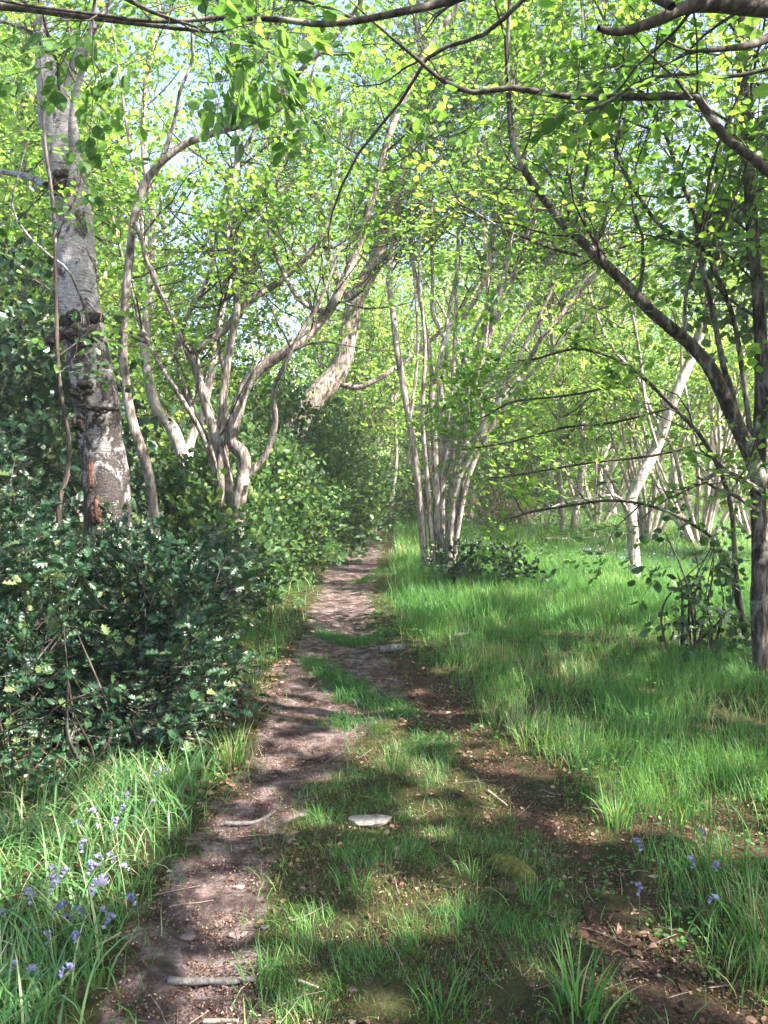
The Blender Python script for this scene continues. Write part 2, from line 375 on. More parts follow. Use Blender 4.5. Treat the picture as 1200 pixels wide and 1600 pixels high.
# ------------------------------------------------------------------ leaves
def leaf_shape(kind):
    if kind == 'near':
        v = [(0, 0, 0), (.35, 0, -.05), (.72, 0, -.04), (1.05, 0, .04), (.1, .26, .02), (.42, .44, .05), (.8, .27, .05), (.1, -.26, .02), (.42, -.44, .05), (.8, -.27, .05)]
        q = [(0, 1, 5, 4), (1, 2, 6, 5), (0, 7, 8, 1), (1, 8, 9, 2)]; t = [(2, 3, 6), (2, 9, 3)]
    elif kind == 'mid':
        v = [(0, 0, 0), (.22, .34, .06), (.7, .34, .05), (1, 0, 0), (.7, -.34, .05), (.22, -.34, .06)]
        q = [(0, 3, 2, 1), (0, 5, 4, 3)]; t = []
    elif kind == 'far':
        v = [(0, 0, 0), (.5, .4, .08), (1, 0, 0), (.5, -.4, .0)]; q = [(0, 3, 2, 1)]; t = []
    elif kind == 'holly':
        v = [(0, 0, 0), (.2, 0, -.04), (.5, 0, -.05), (.8, 0, -.02), (1.05, 0, .06)]; q = []; t = []
        for s in (1, -1):
            b = len(v)
            v += [(.08, .1 * s, 0), (.2, .33 * s, .14), (.34, .19 * s, .02), (.5, .38 * s, .16), (.64, .18 * s, .02), (.8, .29 * s, .13), (.9, .09 * s, .03)]
            f = [(0, 1, b), (1, b + 1, b), (1, b + 2, b + 1), (1, 2, b + 2), (2, b + 3, b + 2), (2, b + 4, b + 3), (2, 3, b + 4), (3, b + 5, b + 4), (3, b + 6, b + 5), (3, 4, b + 6)]
            t += [x if s > 0 else x[::-1] for x in f]
    v = np.array(v, float); return v, np.array(q, int).reshape(-1, 4), np.array(t, int).reshape(-1, 3)
def basis(x, n):
    x = nrm(x); y = nrm(np.cross(n, x)); z = np.cross(x, y); return np.stack([x, y, z], -1)     # columns
def spray(kind, nleaf, L, ls, droop=.15, twigs=3, tilt=.35, r=.0025, spread=1.0, twig_k=3):
    mb = MB(); main = walk((0, 0, 0), (1, 0, .1), L, 4, .12, -droop * .3)
    if r > 0: tube(mb, main, np.linspace(r, r * .4, len(main)), twig_k, 0, rnd=.5)
    lines = [main]
    for i in range(twigs):
        s = (-1) ** i; j = 1 + i % 3; d = np.array([.75, s * .75 * spread, rng.normal(0, .2)])
        w_ = walk(main[j], d, L * rng.uniform(.35, .6), 3, .12, -droop * .3)
        if r > 0: tube(mb, w_, np.linspace(r * .6, r * .3, 4), twig_k, 0, rnd=.5)
        lines.append(w_)
    lv, lq, lt = leaf_shape(kind); wts = np.array([np.linalg.norm(np.diff(a, axis=0), axis=1).sum() for a in lines]); wts /= wts.sum()
    for i in range(nleaf):
        a = lines[rng.choice(len(lines), p=wts)]; u = rng.random() ** .8 * (len(a) - 1.001); j = int(u); p = a[j] + (a[j + 1] - a[j]) * (u - j)
        d = nrm(a[j + 1] - a[j]); s = rng.choice([-1, 1]); ang = s * rng.uniform(.6, 1.3) * spread
        side = np.cross([0, 0, 1.], d); side = nrm(side); x = d * cos(ang) + side * sin(ang) + np.array([0, 0, rng.normal(-.25 * droop * 4, .22)])
        nn = np.array([0, 0, 1.]) + rng.normal(0, tilt, 3)
        B = basis(x, nn); sz = ls * rng.uniform(.5, 1.3)
        v = (lv * sz) @ B.T + p + nrm(x) * sz * .22
        mb.add(v, lq, lt if len(lt) else None, mat=1, rnd=rng.uniform(0, 1))
    v = np.concatenate(mb.v)
    g = lambda lst: (np.concatenate([a[0] for a in lst]), np.concatenate([a[1] for a in lst]), np.concatenate([a[2] for a in lst])) if lst else None
    return v, g(mb.q), g(mb.t)
SUNNY = [(P(698, 820, 13.3), .5), (P(704, 720, 13.3), .6), (P(735, 620, 13.2), .7), (P(840, 540, 12.9), .6), (P(990, 850, 12), .3), (P(1050, 640, 12.2), .4), (P(180, 720, 6.8), .2),
         (P(185, 800, 6.7), .2), (P(355, 740, 9.5), .35), (P(335, 640, 9.5), .35), (P(400, 590, 9.5), .4), (P(480, 640, 17.1), .6), (P(530, 560, 17.3), .6), (P(290, 700, 11), .35), (P(630, 600, 13.3), .35)]  # stems kept sunlit by cutting leaves off their sun lines
def place(mb, temps, pos, dr, sc, tilt=.35, moff=0, rvar=.35, gaps=0.0):
    pos = np.asarray(pos); K = len(pos)
    if K == 0: return
    dr = nrm(np.asarray(dr, float)); up = np.array([0, 0, 1.]) + rng.normal(0, tilt, (K, 3)); which = rng.integers(0, len(temps), K)
    sc = np.broadcast_to(sc, (K,))
    for ti, (v, q, t) in enumerate(temps):
        s = which == ti; k = int(s.sum())
        if not k: continue
        B = basis(dr[s], up[s])
        V = np.einsum('kij,vj->kvi', B, v) * sc[s][:, None, None] + pos[s][:, None, :]
        nv = len(v); off = (np.arange(k) * nv)[:, None, None]; rs = rng.uniform(-rvar, rvar, k)[:, None]
        for lst, f in ((mb.q, q), (mb.t, t)):
            if f is None: continue
            ff = (f[0][None] + off).reshape(-1, f[0].shape[1]); mi = (np.tile(f[1], k) + moff).astype(np.int32); h0 = np.tile(f[2], k)
            rr = np.clip((f[2][None] * .7 + .15 + rs), 0, 1).ravel().astype(np.float32)
            if gaps:                                      # leaves cut away so sun reaches the wanted ground patches and stems
                c = V.reshape(-1, 3)[ff].mean(1); g = c[:, :2] - SD[:2] * (c[:, 2] / SD[2])[:, None]
                inz = (g[:, 1] > 1) & (g[:, 1] < 34) & (np.abs(g[:, 0]) < 14)
                keep = (litmap(g[:, 0], g[:, 1]) < .35 + .2 * h0) | ((h0 > gaps) & (mi != moff)) | ~inz | ((mi == moff) & (gaps < 1))
                for T_, r_ in SUNNY:
                    vv = c - T_; tt = vv @ SD; dd = np.linalg.norm(vv - tt[:, None] * SD, axis=1); keep &= ~((tt > .25) & (dd < r_) & (h0 > .12)) | (mi == moff)
                ff, mi, rr = ff[keep], mi[keep], rr[keep]
            lst.append((ff + mb.n, mi, rr, np.zeros(len(ff), bool)))
        mb.v.append(V.reshape(-1, 3)); mb.n += k * nv
T_MID = [spray('mid', 13, .42, .062) for _ in range(7)]
T_NEAR = [spray('near', 12, .40, .075, droop=.3, tilt=.3) for _ in range(6)]
T_LAYER = [spray('near', 15, .5, .07, droop=.05, tilt=.18, twigs=4) for _ in range(5)]
T_FAR = [spray('far', 14, .6, .10, r=0, tilt=.6) for _ in range(6)]
T_SHADE = [spray('mid', 16, .45, .08, tilt=.5, r=.0012) for _ in range(4)]
T_HOLLY = [spray('holly', 13, .27, .06, droop=.0, tilt=.5, r=.003, twigs=3) for _ in range(6)]
T_HMID = [spray('mid', 15, .34, .06, droop=.0, tilt=.8, r=.002, twigs=3) for _ in range(5)]
T_IVY = [spray('near', 9, .3, .06, droop=.4, tilt=.5, r=.002, twigs=1) for _ in range(4)]

def side_growth(mb, lines, nside=8, L1=(.8, 1.8), nsub=3, t0=.35, gap=.2, wood=0, out=.9, r1=.3, up=.04, subk=3):
    """side branches on each stem line [(pts, radii)]; returns spray anchors"""
    pos = []; dr = []
    for pts, rad in lines:
        n = len(pts); T = nrm(np.gradient(pts, axis=0)); tot = np.linalg.norm(np.diff(pts, axis=0), axis=1).sum()
        m = max(2, int(round(nside * tot / 5)))
        for s in rng.uniform(t0, 1, m):
            i = min(int(s * (n - 1)), n - 1); t = T[i]; a = rng.normal(0, 1, 3); a -= t * (a @ t); a = nrm(a)
            d = nrm(t * .55 + a * out + np.array([0, 0, .1])); L = rng.uniform(*L1) * (1.15 - .4 * s)
            b = walk(pts[i], d, L, 6, .2, up); r = min(rad[i] * .6, r1 * .03 * L + .003)
            tube(mb, b, np.linspace(r, r * .25, len(b)), 5, wood)
            tb = nrm(np.gradient(b, axis=0))
            for u in np.arange(L * .3, L, gap):
                j = min(int(u / L * 6), 5); f = u / L * 6 - j; p = b[j] + (b[j + 1] - b[j]) * f
                c = rng.normal(0, 1, 3); c[2] *= .4; pos.append(p); dr.append(tb[j] * .6 + c * .6)
            pos.append(b[-1]); dr.append(tb[-1])
            for _ in range(nsub):
                j = rng.integers(1, 6); c = rng.normal(0, 1, 3); c[2] *= .5; c -= tb[j] * (c @ tb[j]); c = nrm(c)
                L2 = L * rng.uniform(.3, .6); bb = walk(b[j], nrm(tb[j] * .6 + c * .8), L2, 4, .22, up * .5)
                r2 = r * .45; tube(mb, bb, np.linspace(r2, r2 * .4, len(bb)), subk, wood)
                tbb = nrm(np.gradient(bb, axis=0))
                for u in np.arange(L2 * .25, L2, gap):
                    jj = min(int(u / L2 * 4), 3); f = u / L2 * 4 - jj; p = bb[jj] + (bb[jj + 1] - bb[jj]) * f
                    c = rng.normal(0, 1, 3); c[2] *= .4; pos.append(p); dr.append(tbb[jj] * .7 + c * .6)
                pos.append(bb[-1]); dr.append(tbb[-1])
    return np.array(pos).reshape(-1, 3), np.array(dr).reshape(-1, 3)

def stem_line(tr):
    """(Y0, Y1, [px,py,...], w0, w1, extend_m) -> smooth centre line and radii in metres"""
    Y0, Y1, pp, w0, w1, ext = tr
    pp = np.array(pp, float).reshape(-1, 2); n = len(pp); ys = np.linspace(Y0, Y1, n)
    if n > 3: ys = ys + np.r_[0, rng.normal(0, .005 * Y0, n - 2), 0]
    p = [P(a, b, y) for (a, b), y in zip(pp, ys)]; ws = np.linspace(w0, w1, n); r = list(ws / 2 * ys / F)
    if ext > 0:
        d = nrm(p[-1] - p[-2]); r0 = r[-1]; k = max(2, int(ext / .7))
        for i in range(k):
            d = nrm(d + rng.normal(0, .12, 3) + np.array([0, 0, .05])); p.append(p[-1] + d * ext / k); r.append(r0 * (1 - .8 * (i + 1) / k))
    p = np.array(p); tot = np.linalg.norm(np.diff(p, axis=0), axis=1).sum(); m = max(8, int(tot / .12))
    c = catmull(p, m); rr = np.interp(np.linspace(0, 1, m), np.linspace(0, 1, len(r)), r)
    return c, rr

def traced_tree(name, label, cat, base, stems, bark='bark', leaf='leaf', temps=None, nside=8, L1=(.8, 1.8), nsub=3, t0=.35, gap=.2,
                sc=(.8, 1.2), lump=.12, cull=1.0, drop=0.0, group=None, part='stem', crown_bark='bark_dark', k=10, ground=True, extra=None):
    root = empty(name, onground(base)); tag(root, label, cat, group); B = np.array(root.location)
    lines = []
    for s in stems:
        pts, rad = stem_line(s[:6])
        mb = MB(); tube(mb, pts, rad, k if rad[0] > .03 else 6, 0, lump=lump if rad[0] > .015 else .05)
        nm = s[6] if len(s) > 6 else part
        mb.build(nm, [M[bark]], root, B); lines.append((pts, rad))
    cr = MB(); pos, dr = side_growth(cr, lines, nside, L1, nsub, t0, gap)
    if extra is not None:
        SP = np.concatenate([l[0][len(l[0]) // 3:] for l in lines])
        for a in extra[0][::12]:
            b = SP[np.argmin(((SP - a) ** 2).sum(1))]; tube(cr, catmull([b, (a + b) / 2 + rng.normal(0, .12, 3), a], 8), np.linspace(.014, .004, 8), 4, 0)
        pos = np.vstack([pos, extra[0]]); dr = np.vstack([dr, extra[1]])
    if len(pos):
        m = pos[:, 2] > .5; m &= rng.random(len(pos)) > drop
        pos, dr = pos[m], dr[m]
        place(cr, temps or T_MID, pos, dr, rng.uniform(sc[0], sc[1], len(pos)), gaps=.5 if cull else 0)
    cr.build('crown', [M[crown_bark], M[leaf]], root, B)
    return root, lines

# ------------------------------------------------------------------ the big birch on the left
bt = [(6.8, 7.0, [168, 1045, 170, 900, 168, 780, 160, 700, 147, 600, 131, 520, 121, 450, 116, 375, 108, 300, 97, 225, 82, 150, 66, 75, 60, 0], 92, 24, 3.0, 'trunk'),
      (6.75, 6.3, [104, 300, 113, 285, 115, 250, 112, 205, 118, 150, 128, 110, 140, 60], 15, 8, 1.5, 'branch'),
      (6.9, 7.2, [92, 200, 100, 165, 104, 130, 118, 90, 150, 40], 17, 9, 1.5, 'branch'),
      (6.6, 6.1, [139, 510, 132, 478, 118, 446, 112, 430, 96, 412, 60, 385, 30, 350, 18, 318, 24, 290], 5, 3, .4, 'branch'),
      (6.9, 7.4, [72, 290, 40, 275, 10, 270, -40, 262], 12, 6, 1.5, 'branch')]
birch, bl = traced_tree('birch_tree', 'thick old silver birch trunk with black burrs rising out of the holly', 'tree', P(168, 1045, 6.8), bt, bark='birch',
                        nside=6, L1=(1.0, 2.2), t0=.55, lump=.10, k=28, gap=.22)
# flatter width profile of the trunk: replace radii by photo widths
tr_o = [c for c in birch.children if c.name.startswith('trunk')][0]
pts = bl[0][0]
hh = np.interp(pts[:, 2], [0, .4, 1.4, 2.0, 2.6, 3.3, 4.0, 4.75, 5.1, 5.45, 8.5], [.29, .235, .192, .188, .186, .176, .17, .16, .11, .064, .03])
mb = MB(); tube(mb, catmull(pts, 150), np.interp(np.linspace(0, 1, 150), np.linspace(0, 1, len(pts)), hh), 40, 0, lump=.13)
bpy.data.objects.remove(tr_o); mb.build('trunk', [M['birch']], birch, birch.location)
def blob(mb, c, r, n=(14, 9), lump=.35, mat=0, sq=None, rot=None, rough=2.0):
    u = np.linspace(0, 2 * pi, n[0], endpoint=False); v = np.linspace(0.12, pi - .12, n[1]); U, Vv = np.meshgrid(u, v)
    d = np.stack([np.sin(Vv) * np.cos(U), np.sin(Vv) * np.sin(U), np.cos(Vv)], -1)
    so = rng.random() * 40
    rr = 1 + (fbm(d[..., 0] * rough + so + d[..., 2], d[..., 1] * rough + so - d[..., 2] * .7, 1, 3) - .5) * 2 * lump
    p = d * rr[..., None] * np.asarray(r)
    if rot is not None: p = p @ rot.T
    p = p + c; k = n[0]; i = np.arange(n[1] - 1)[:, None] * k; j = np.arange(k)[None]; j2 = (j + 1) % k
    q = np.stack([i + j, i + k + j, i + k + j2, i + j2], -1).reshape(-1, 4)
    V = np.concatenate([p.reshape(-1, 3), p[0].mean(0)[None], p[-1].mean(0)[None]]); b = n[0] * n[1]
    t = np.concatenate([np.stack([np.full(k, b), np.arange(k), (np.arange(k) + 1) % k], -1), np.stack([np.full(k, b + 1), (n[1] - 1) * k + (np.arange(k) + 1) % k, (n[1] - 1) * k + np.arange(k)], -1)])
    mb.add(V, q, t, mat=mat, smooth=True, rnd=.5)
for px, py, w_, h_ in ((135, 522, 24, 19), (137, 618, 17, 14), (166, 643, 24, 7), (133, 668, 12, 16), (106, 296, 15, 16)):
    c = P(px, py, 6.8); c[1] -= .165; mb = MB()
    for _ in range(14):
        blob(mb, c + rng.normal(0, 1, 3) * [w_ * .003, .006, h_ * .003], np.array([w_ * .0024, .03, h_ * .0024]) * rng.uniform(.4, 1.1), lump=.75, rough=4.5, n=(20, 13))
    mb.build('burr', [M['scar']], birch, birch.location)
mb = MB(); c = P(152, 745, 6.8); c[1] -= .17; blob(mb, c + [0, .012, 0], (.028, .02, .13), lump=.7, rough=4.5, n=(24, 16)); blob(mb, P(152, 800, 6.64), (.06, .04, .12), lump=.7, rough=4.5, n=(24, 16))
tag(mb.build('rotten_wood', [M['redwood']], birch, birch.location), 'reddish rotten wood showing low on the birch trunk')

# ------------------------------------------------------------------ other traced trees
traced_tree('curved_tree', 'slim grey tree beside the birch whose top arches over to the right', 'tree', P(243, 960, 8.0), [
    (8.0, 7.4, [243, 962, 240, 800, 228, 725, 207, 660, 196, 600, 192, 540, 197, 450, 203, 400, 208, 350, 224, 292, 250, 255, 290, 225, 340, 206, 385, 193, 422, 178, 445, 160, 455, 128, 482, 98, 520, 62], 17, 7, 1.0),
    (7.45, 7.0, [447, 160, 440, 130, 436, 112, 420, 95, 418, 60, 425, 30], 6, 4, .8),
    (7.5, 7.1, [385, 193, 380, 160, 382, 120, 400, 100, 425, 85], 5, 3, .5),
    (7.6, 7.9, [208, 350, 222, 375, 226, 400, 240, 435, 262, 480], 9, 5, .6),
    (7.5, 7.3, [250, 255, 272, 190, 282, 140, 300, 95, 300, 40], 6, 4, 1.2)],
    nside=5, L1=(.5, 1.4), t0=.3, bark='bark', drop=.3)
lh = [(9.5, 9.6, [362, 950, 358, 800, 352, 740, 335, 675, 320, 625, 307, 575, 302, 550], 20, 14, 0),
      (9.6, 9.9, [302, 550, 330, 530, 360, 505, 395, 465, 425, 448, 480, 400, 512, 350, 520, 310], 16, 7, 1.5),
      (9.6, 9.9, [302, 565, 280, 525, 260, 480, 243, 440, 225, 380, 222, 350, 215, 300, 205, 240], 12, 6, 2),
      (9.5, 9.9, [350, 950, 345, 730, 345, 675, 351, 600, 360, 540, 370, 485, 365, 410, 356, 360, 362, 300, 370, 260, 370, 175, 362, 100, 365, 30], 13, 8, 2),
      (9.4, 9.6, [374, 950, 372, 800, 382, 735, 378, 708, 362, 690, 366, 660, 385, 600, 415, 570, 450, 547, 480, 525, 510, 490, 528, 460, 560, 385, 580, 310, 595, 260, 612, 200, 642, 130, 680, 60], 24, 9, 2.5),
      (9.4, 9.0, [386, 745, 415, 710, 430, 660, 427, 615, 445, 570, 470, 520, 500, 470], 11, 6, 1),
      (9.6, 9.2, [350, 900, 342, 770, 318, 685, 285, 625, 250, 570, 222, 515, 208, 460, 190, 400], 9, 5, 2),
      (9.7, 10.2, [340, 900, 335, 720, 300, 640, 275, 560, 290, 500, 330, 420, 350, 300, 400, 200, 430, 150], 9, 5, 2),
      (9.7, 10.0, [355, 800, 354, 690, 352, 600, 340, 520, 350, 470, 420, 380, 470, 330], 7, 5, 1.5),
      (9.6, 9.8, [510, 490, 470, 470, 440, 420, 420, 350, 440, 260, 470, 180], 9, 5, 2)]
traced_tree('hazel_tree', 'many stemmed hazel left of the path with one twisted stem', 'tree', P(365, 955, 9.5), lh, nside=12, L1=(.6, 1.7), t0=.42, bark='bark', drop=.35, sc=(.8, 1.15))
traced_tree('mottled_tree', 'short mottled pinkish trunk half hidden between the birch and the hazel', 'tree', P(302, 930, 11), [
    (11, 11.4, [302, 930, 298, 800, 287, 720, 268, 668, 245, 640, 232, 590, 226, 540, 234, 450, 240, 350, 225, 230, 230, 120], 24, 9, 2.5, 'trunk'),
    (11, 11.6, [292, 740, 298, 690, 318, 640, 335, 560, 350, 470], 16, 9, 2.5, 'branch')],
    bark='bark_pale', nside=8, L1=(.8, 2), part='trunk')
traced_tree('leaning_tree', 'stout pale moss patched trunk leaning to the right beyond the hollies', 'tree', P(405, 865, 17), [
    (17, 17.6, [405, 868, 432, 735, 468, 655, 502, 612, 530, 575, 546, 515, 560, 460, 590, 400, 610, 330, 640, 240, 660, 120, 672, 0], 41, 12, 4, 'trunk'),
    (17.2, 17.8, [532, 600, 562, 605, 602, 585, 645, 555, 705, 500, 760, 420], 9, 5, 3, 'branch'),
    (17.3, 18, [556, 480, 520, 420, 500, 330, 470, 230, 430, 120], 14, 8, 3, 'branch')],
    bark='bark_moss', nside=18, L1=(1.2, 3), part='trunk', cull=0, lump=.3, k=20, sc=(1.1, 1.6), t0=.4)
ch = [(13.2, 13.4, [666, 912, 660, 830, 650, 730, 640, 660, 630, 600, 620, 545, 614, 490, 608, 440, 612, 400, 622, 330, 632, 225, 640, 165, 650, 60], 12.2, 6.8, 3),
      (13.4, 13.6, [684, 905, 682, 775, 678, 675, 675, 610, 685, 580, 697, 525, 727, 490, 752, 450, 766, 400, 776, 330, 792, 250, 800, 150], 12.2, 5.4, 3),
      (13.3, 13.6, [696, 905, 691, 760, 701, 705, 720, 625, 748, 575, 765, 525, 776, 480, 787, 440, 795, 380, 808, 300, 830, 200, 850, 90], 12.2, 5.4, 3),
      (13.2, 13.2, [699, 895, 702, 800, 716, 740, 730, 690, 735, 650, 741, 600, 757, 540, 762, 470, 758, 380, 745, 280, 740, 180], 10.1, 4.6, 3),
      (13.1, 12.6, [700, 895, 712, 770, 732, 720, 757, 662, 787, 622, 817, 583, 842, 535, 872, 498, 902, 460, 935, 425, 975, 370], 13.0, 4.6, 2.5),
      (13.3, 13.0, [703, 740, 725, 640, 775, 615, 815, 550, 850, 495, 885, 460, 912, 440, 960, 400], 6.5, 3.8, 2.5),
      (13.0, 12.6, [755, 668, 800, 640, 840, 610, 870, 570, 882, 545, 940, 520], 5.0, 3.1, 1.5),
      (13.5, 13.7, [688, 800, 691, 650, 690, 600, 698, 540, 676, 490, 676, 440, 674, 350, 670, 250, 666, 150], 7.2, 4.6, 3),
      (13.5, 13.9, [680, 700, 690, 560, 705, 470, 722, 380, 730, 290, 725, 180, 735, 80], 5.8, 3.8, 3),
      (13.2, 13.5, [640, 660, 652, 560, 650, 470, 640, 400, 600, 350, 575, 280], 5.0, 3.1, 2),
      (13.3, 13.8, [735, 650, 780, 560, 830, 470, 860, 400, 870, 300, 880, 200], 5.8, 3.8, 3),
      (13.6, 14.2, [692, 700, 712, 600, 740, 520, 780, 450, 830, 400, 870, 350, 930, 280], 5.8, 3.8, 3),
      (13.2, 13.1, [708, 892, 722, 770, 748, 690, 790, 600, 830, 520, 868, 440, 905, 360], 8.5, 4, 2.5),
      (13.4, 13.8, [690, 890, 694, 740, 706, 620, 712, 500, 715, 400, 722, 280, 735, 150], 8.5, 4, 2.5),
      (13.3, 13.5, [700, 885, 708, 760, 728, 660, 752, 560, 790, 470, 818, 390, 840, 290, 850, 180], 8.5, 4, 2.5),
      (13.2, 13.0, [678, 890, 668, 760, 660, 650, 664, 540, 655, 430, 660, 330], 8.5, 4, 2.5),
      (13.1, 12.7, [706, 888, 728, 760, 762, 680, 806, 612, 850, 560, 900, 510, 950, 470], 8.5, 4, 2.5),
      (13.5, 13.9, [682, 885, 680, 700, 672, 560, 655, 460, 640, 360, 655, 240], 8.5, 4, 2.5),
      (13.4, 13.6, [696, 885, 712, 700, 738, 580, 760, 500, 800, 430, 835, 350, 860, 250], 8.5, 4, 2.5)]
traced_tree('coppiced_hazel', 'fan of many slim hazel stems from one base right of the path', 'tree', P(685, 905, 13.3), ch, nside=12, L1=(.7, 1.9), t0=.45, gap=.2, drop=.28, bark='bark_fan', sc=(.9, 1.25))
traced_tree('slim_birch', 'short pale trunk standing alone in the lit grass, leaning right higher up', 'tree', P(992, 912, 12), [
    (12, 12.5, [992, 912, 990, 850, 986, 808, 988, 775, 1002, 745, 1026, 698, 1052, 625, 1080, 560, 1100, 500, 1118, 420, 1140, 320, 1150, 220, 1165, 100], 19, 13, 3, 'trunk'),
    (12.1, 11.4, [984, 806, 965, 775, 930, 778, 880, 786, 850, 800], 5, 3, .2, 'branch'),
    (12.2, 12.0, [1026, 698, 1010, 640, 1000, 560, 985, 480, 960, 400], 6, 4, 2, 'branch')],
    bark='bark_pale', nside=7, L1=(.6, 1.8), t0=.4, part='trunk')
rt = [(6.2, 6.3, [1192, 1065, 1186, 960, 1187, 850, 1184, 740, 1190, 620, 1187, 500, 1176, 360, 1166, 210, 1158, 90, 1150, -20], 27, 14, 3, 'trunk'),
      (6.15, 6.2, [1225, 1065, 1220, 900, 1216, 760, 1220, 600, 1214, 420, 1216, 260, 1210, 120], 22, 10, 3, 'trunk'),
      (6.1, 5.6, [1190, 760, 1168, 700, 1140, 640, 1118, 590, 1100, 562, 1070, 530, 1022, 491, 985, 452, 945, 412, 910, 378, 880, 350, 842, 300, 815, 258, 800, 215, 796, 170, 792, 100, 795, 30], 25, 6, 1.5, 'branch'),
      (6.1, 6.0, [1178, 745, 1150, 640, 1130, 570, 1115, 495, 1092, 395, 1087, 340, 1060, 272, 1040, 210, 1015, 165], 11, 6, 2, 'branch'),
      (6.2, 6.4, [1175, 700, 1160, 580, 1145, 495, 1120, 430, 1098, 388, 1035, 355, 1000, 310, 970, 258, 950, 200], 9, 5, 1.5, 'branch'),
      (5.75, 5.7, [875, 340, 886, 270, 898, 190, 905, 110, 910, 20], 4, 3, .8, 'branch'), (5.8, 5.9, [898, 358, 912, 290, 925, 205, 930, 130, 945, 30], 5, 3, .8, 'branch'),
      (5.8, 5.8, [930, 388, 945, 345, 958, 290, 962, 230, 975, 150], 4, 3, .8, 'branch'), (5.85, 6.1, [1070, 530, 1072, 460, 1085, 420, 1100, 350, 1120, 260], 6, 4, 1, 'branch'),
      (5.7, 5.2, [908, 400, 860, 388, 822, 372, 790, 360, 740, 330], 5, 3, .3, 'branch'), (6.1, 5.9, [1190, 770, 1150, 745, 1122, 738, 1098, 755], 12, 6, 0, 'branch'),
      (6.1, 5.8, [1185, 800, 1150, 775, 1122, 765, 1090, 745], 8, 4, 0, 'branch')]
_k = 420; _zt = rng.uniform(2.3, 5.9, _k); _t = rng.uniform(5.5, 8.5, _k); _bp = np.stack([np.interp(_zt, [1, 6], [-2.45, -3.0]), np.full(_k, 6.8), _zt], -1) + rng.normal(0, .13, (_k, 3)) + SD * _t[:, None]  # leaf sprays added up the sun line to shade the birch trunk
_bs = (_bp, rng.normal(0, 1, _bp.shape) * [1, 1, .3])
traced_tree('arching_tree', 'dark tree at the right edge with a long limb arching to the upper left', 'tree', P(1195, 1065, 6.2), rt, nside=14, L1=(.5, 1.6), t0=.38, bark='bark_limb', gap=.2, drop=.25, sc=(.8, 1.15), extra=_bs)
# overhanging branches of a tree just right of the frame
ov = [(4.2, 4.0, [1560, 1320, 1500, 900, 1480, 500, 1440, 200, 1380, 20, 1330, -160], 70, 40, 2, 'trunk'),
      (4.05, 3.5, [1400, 60, 1300, 20, 1200, 12, 1150, 8, 1105, 6, 1070, 12, 1030, 30, 990, 45, 960, 50, 935, 44], 34, 9, 0, 'branch'),
      (3.9, 3.5, [1340, 30, 1240, 40, 1200, 60, 1165, 72, 1115, 78], 22, 7, .3, 'branch'),
      (4.1, 3.9, [1440, 420, 1300, 340, 1200, 268, 1175, 245, 1130, 213, 1095, 160, 1075, 150, 980, 152, 880, 150, 800, 137, 740, 145, 690, 125, 655, 95], 17, 6, .5, 'branch'),
      (3.9, 3.7, [1080, 155, 1050, 118, 1020, 90], 5, 3, .4, 'branch'), (4.0, 3.8, [1260, 90, 1200, 108, 1130, 122, 1080, 116, 1010, 122, 980, 140, 940, 165, 880, 180, 840, 195], 7, 3, .2, 'branch'),
      (3.6, 3.3, [1380, -120, 1100, -120, 900, -70, 800, -30, 700, 2, 640, 16, 560, 32, 500, 38, 440, 31, 340, 28, 250, 34, 130, 20], 16, 5, .8, 'branch'),
      (3.7, 4.2, [900, -70, 815, 0, 770, 45, 735, 62, 700, 72, 660, 98, 640, 140, 600, 190, 560, 240, 530, 300, 515, 350], 8, 3, .2, 'branch'),
      (3.4, 3.5, [560, 32, 500, 8, 430, -5, 300, 0], 5, 3, .2, 'branch'), (3.5, 3.8, [1050, 10, 1010, -10, 980, -30], 14, 8, .5, 'branch')]
traced_tree('overhanging_tree', 'nearest tree, rooted off the right side, whose dark boughs cross the top', 'tree', P(1560, 1320, 4.2), ov, nside=4, L1=(.35, .8), t0=.3,
            bark='bark_dark', leaf='leaf_near', temps=T_NEAR, gap=.3, drop=.7, sc=(.7, 1.0))
# leafy branches hanging in from the left
lt_ = [(3.9, 3.9, [-330, 1300, -300, 900, -260, 500, -240, 200, -230, -100], 60, 40, 2, 'trunk'),
       (3.8, 3.3, [-240, 60, -100, 20, 0, 10, 100, 22, 200, 35, 280, 45, 330, 50], 14, 4, .1, 'branch'), (3.7, 3.1, [-230, -60, -50, -60, 100, -40, 180, -10, 240, 20, 300, 40], 12, 4, .1, 'branch'),
       ]
traced_tree('lime_tree', 'big leaved tree off the left side whose leafy boughs hang across the top left corner', 'tree', P(-330, 1300, 3.9), lt_, nside=15, L1=(.25, .5), nsub=2, t0=.3,
            bark='bark_dark', leaf='leaf_near', temps=T_NEAR, gap=.2, drop=.4, sc=(.7, 1.0), cull=0)
# sapling with flat bright leaf layers on the right
sp = [(7.0, 7.6, [1168, 1010, 1150, 900, 1140, 780, 1102, 692, 1052, 636, 1000, 586, 960, 560, 900, 545, 840, 560], 9, 4, .3),
      (7.0, 8.0, [1165, 1000, 1130, 865, 1080, 818, 1015, 790, 950, 782, 890, 790, 830, 800], 7, 4, .3), (7.6, 8.2, [1052, 636, 960, 660, 880, 668, 800, 690, 740, 700], 5, 3, .3),
      (7.6, 8.0, [1102, 692, 1020, 712, 930, 722, 850, 735, 790, 745], 5, 3, .3), (7.4, 7.8, [1000, 586, 930, 610, 870, 620, 800, 628, 760, 650], 5, 3, .3)]
traced_tree('beech_sapling', 'slender sapling holding out flat layers of bright leaves in front of the far glade', 'sapling', P(1168, 1010, 7), sp, nside=13, L1=(.3, .8), nsub=2, t0=.38,
            bark='bark_dark', temps=T_LAYER, gap=.2, sc=(.6, .85), cull=.6, drop=.1)
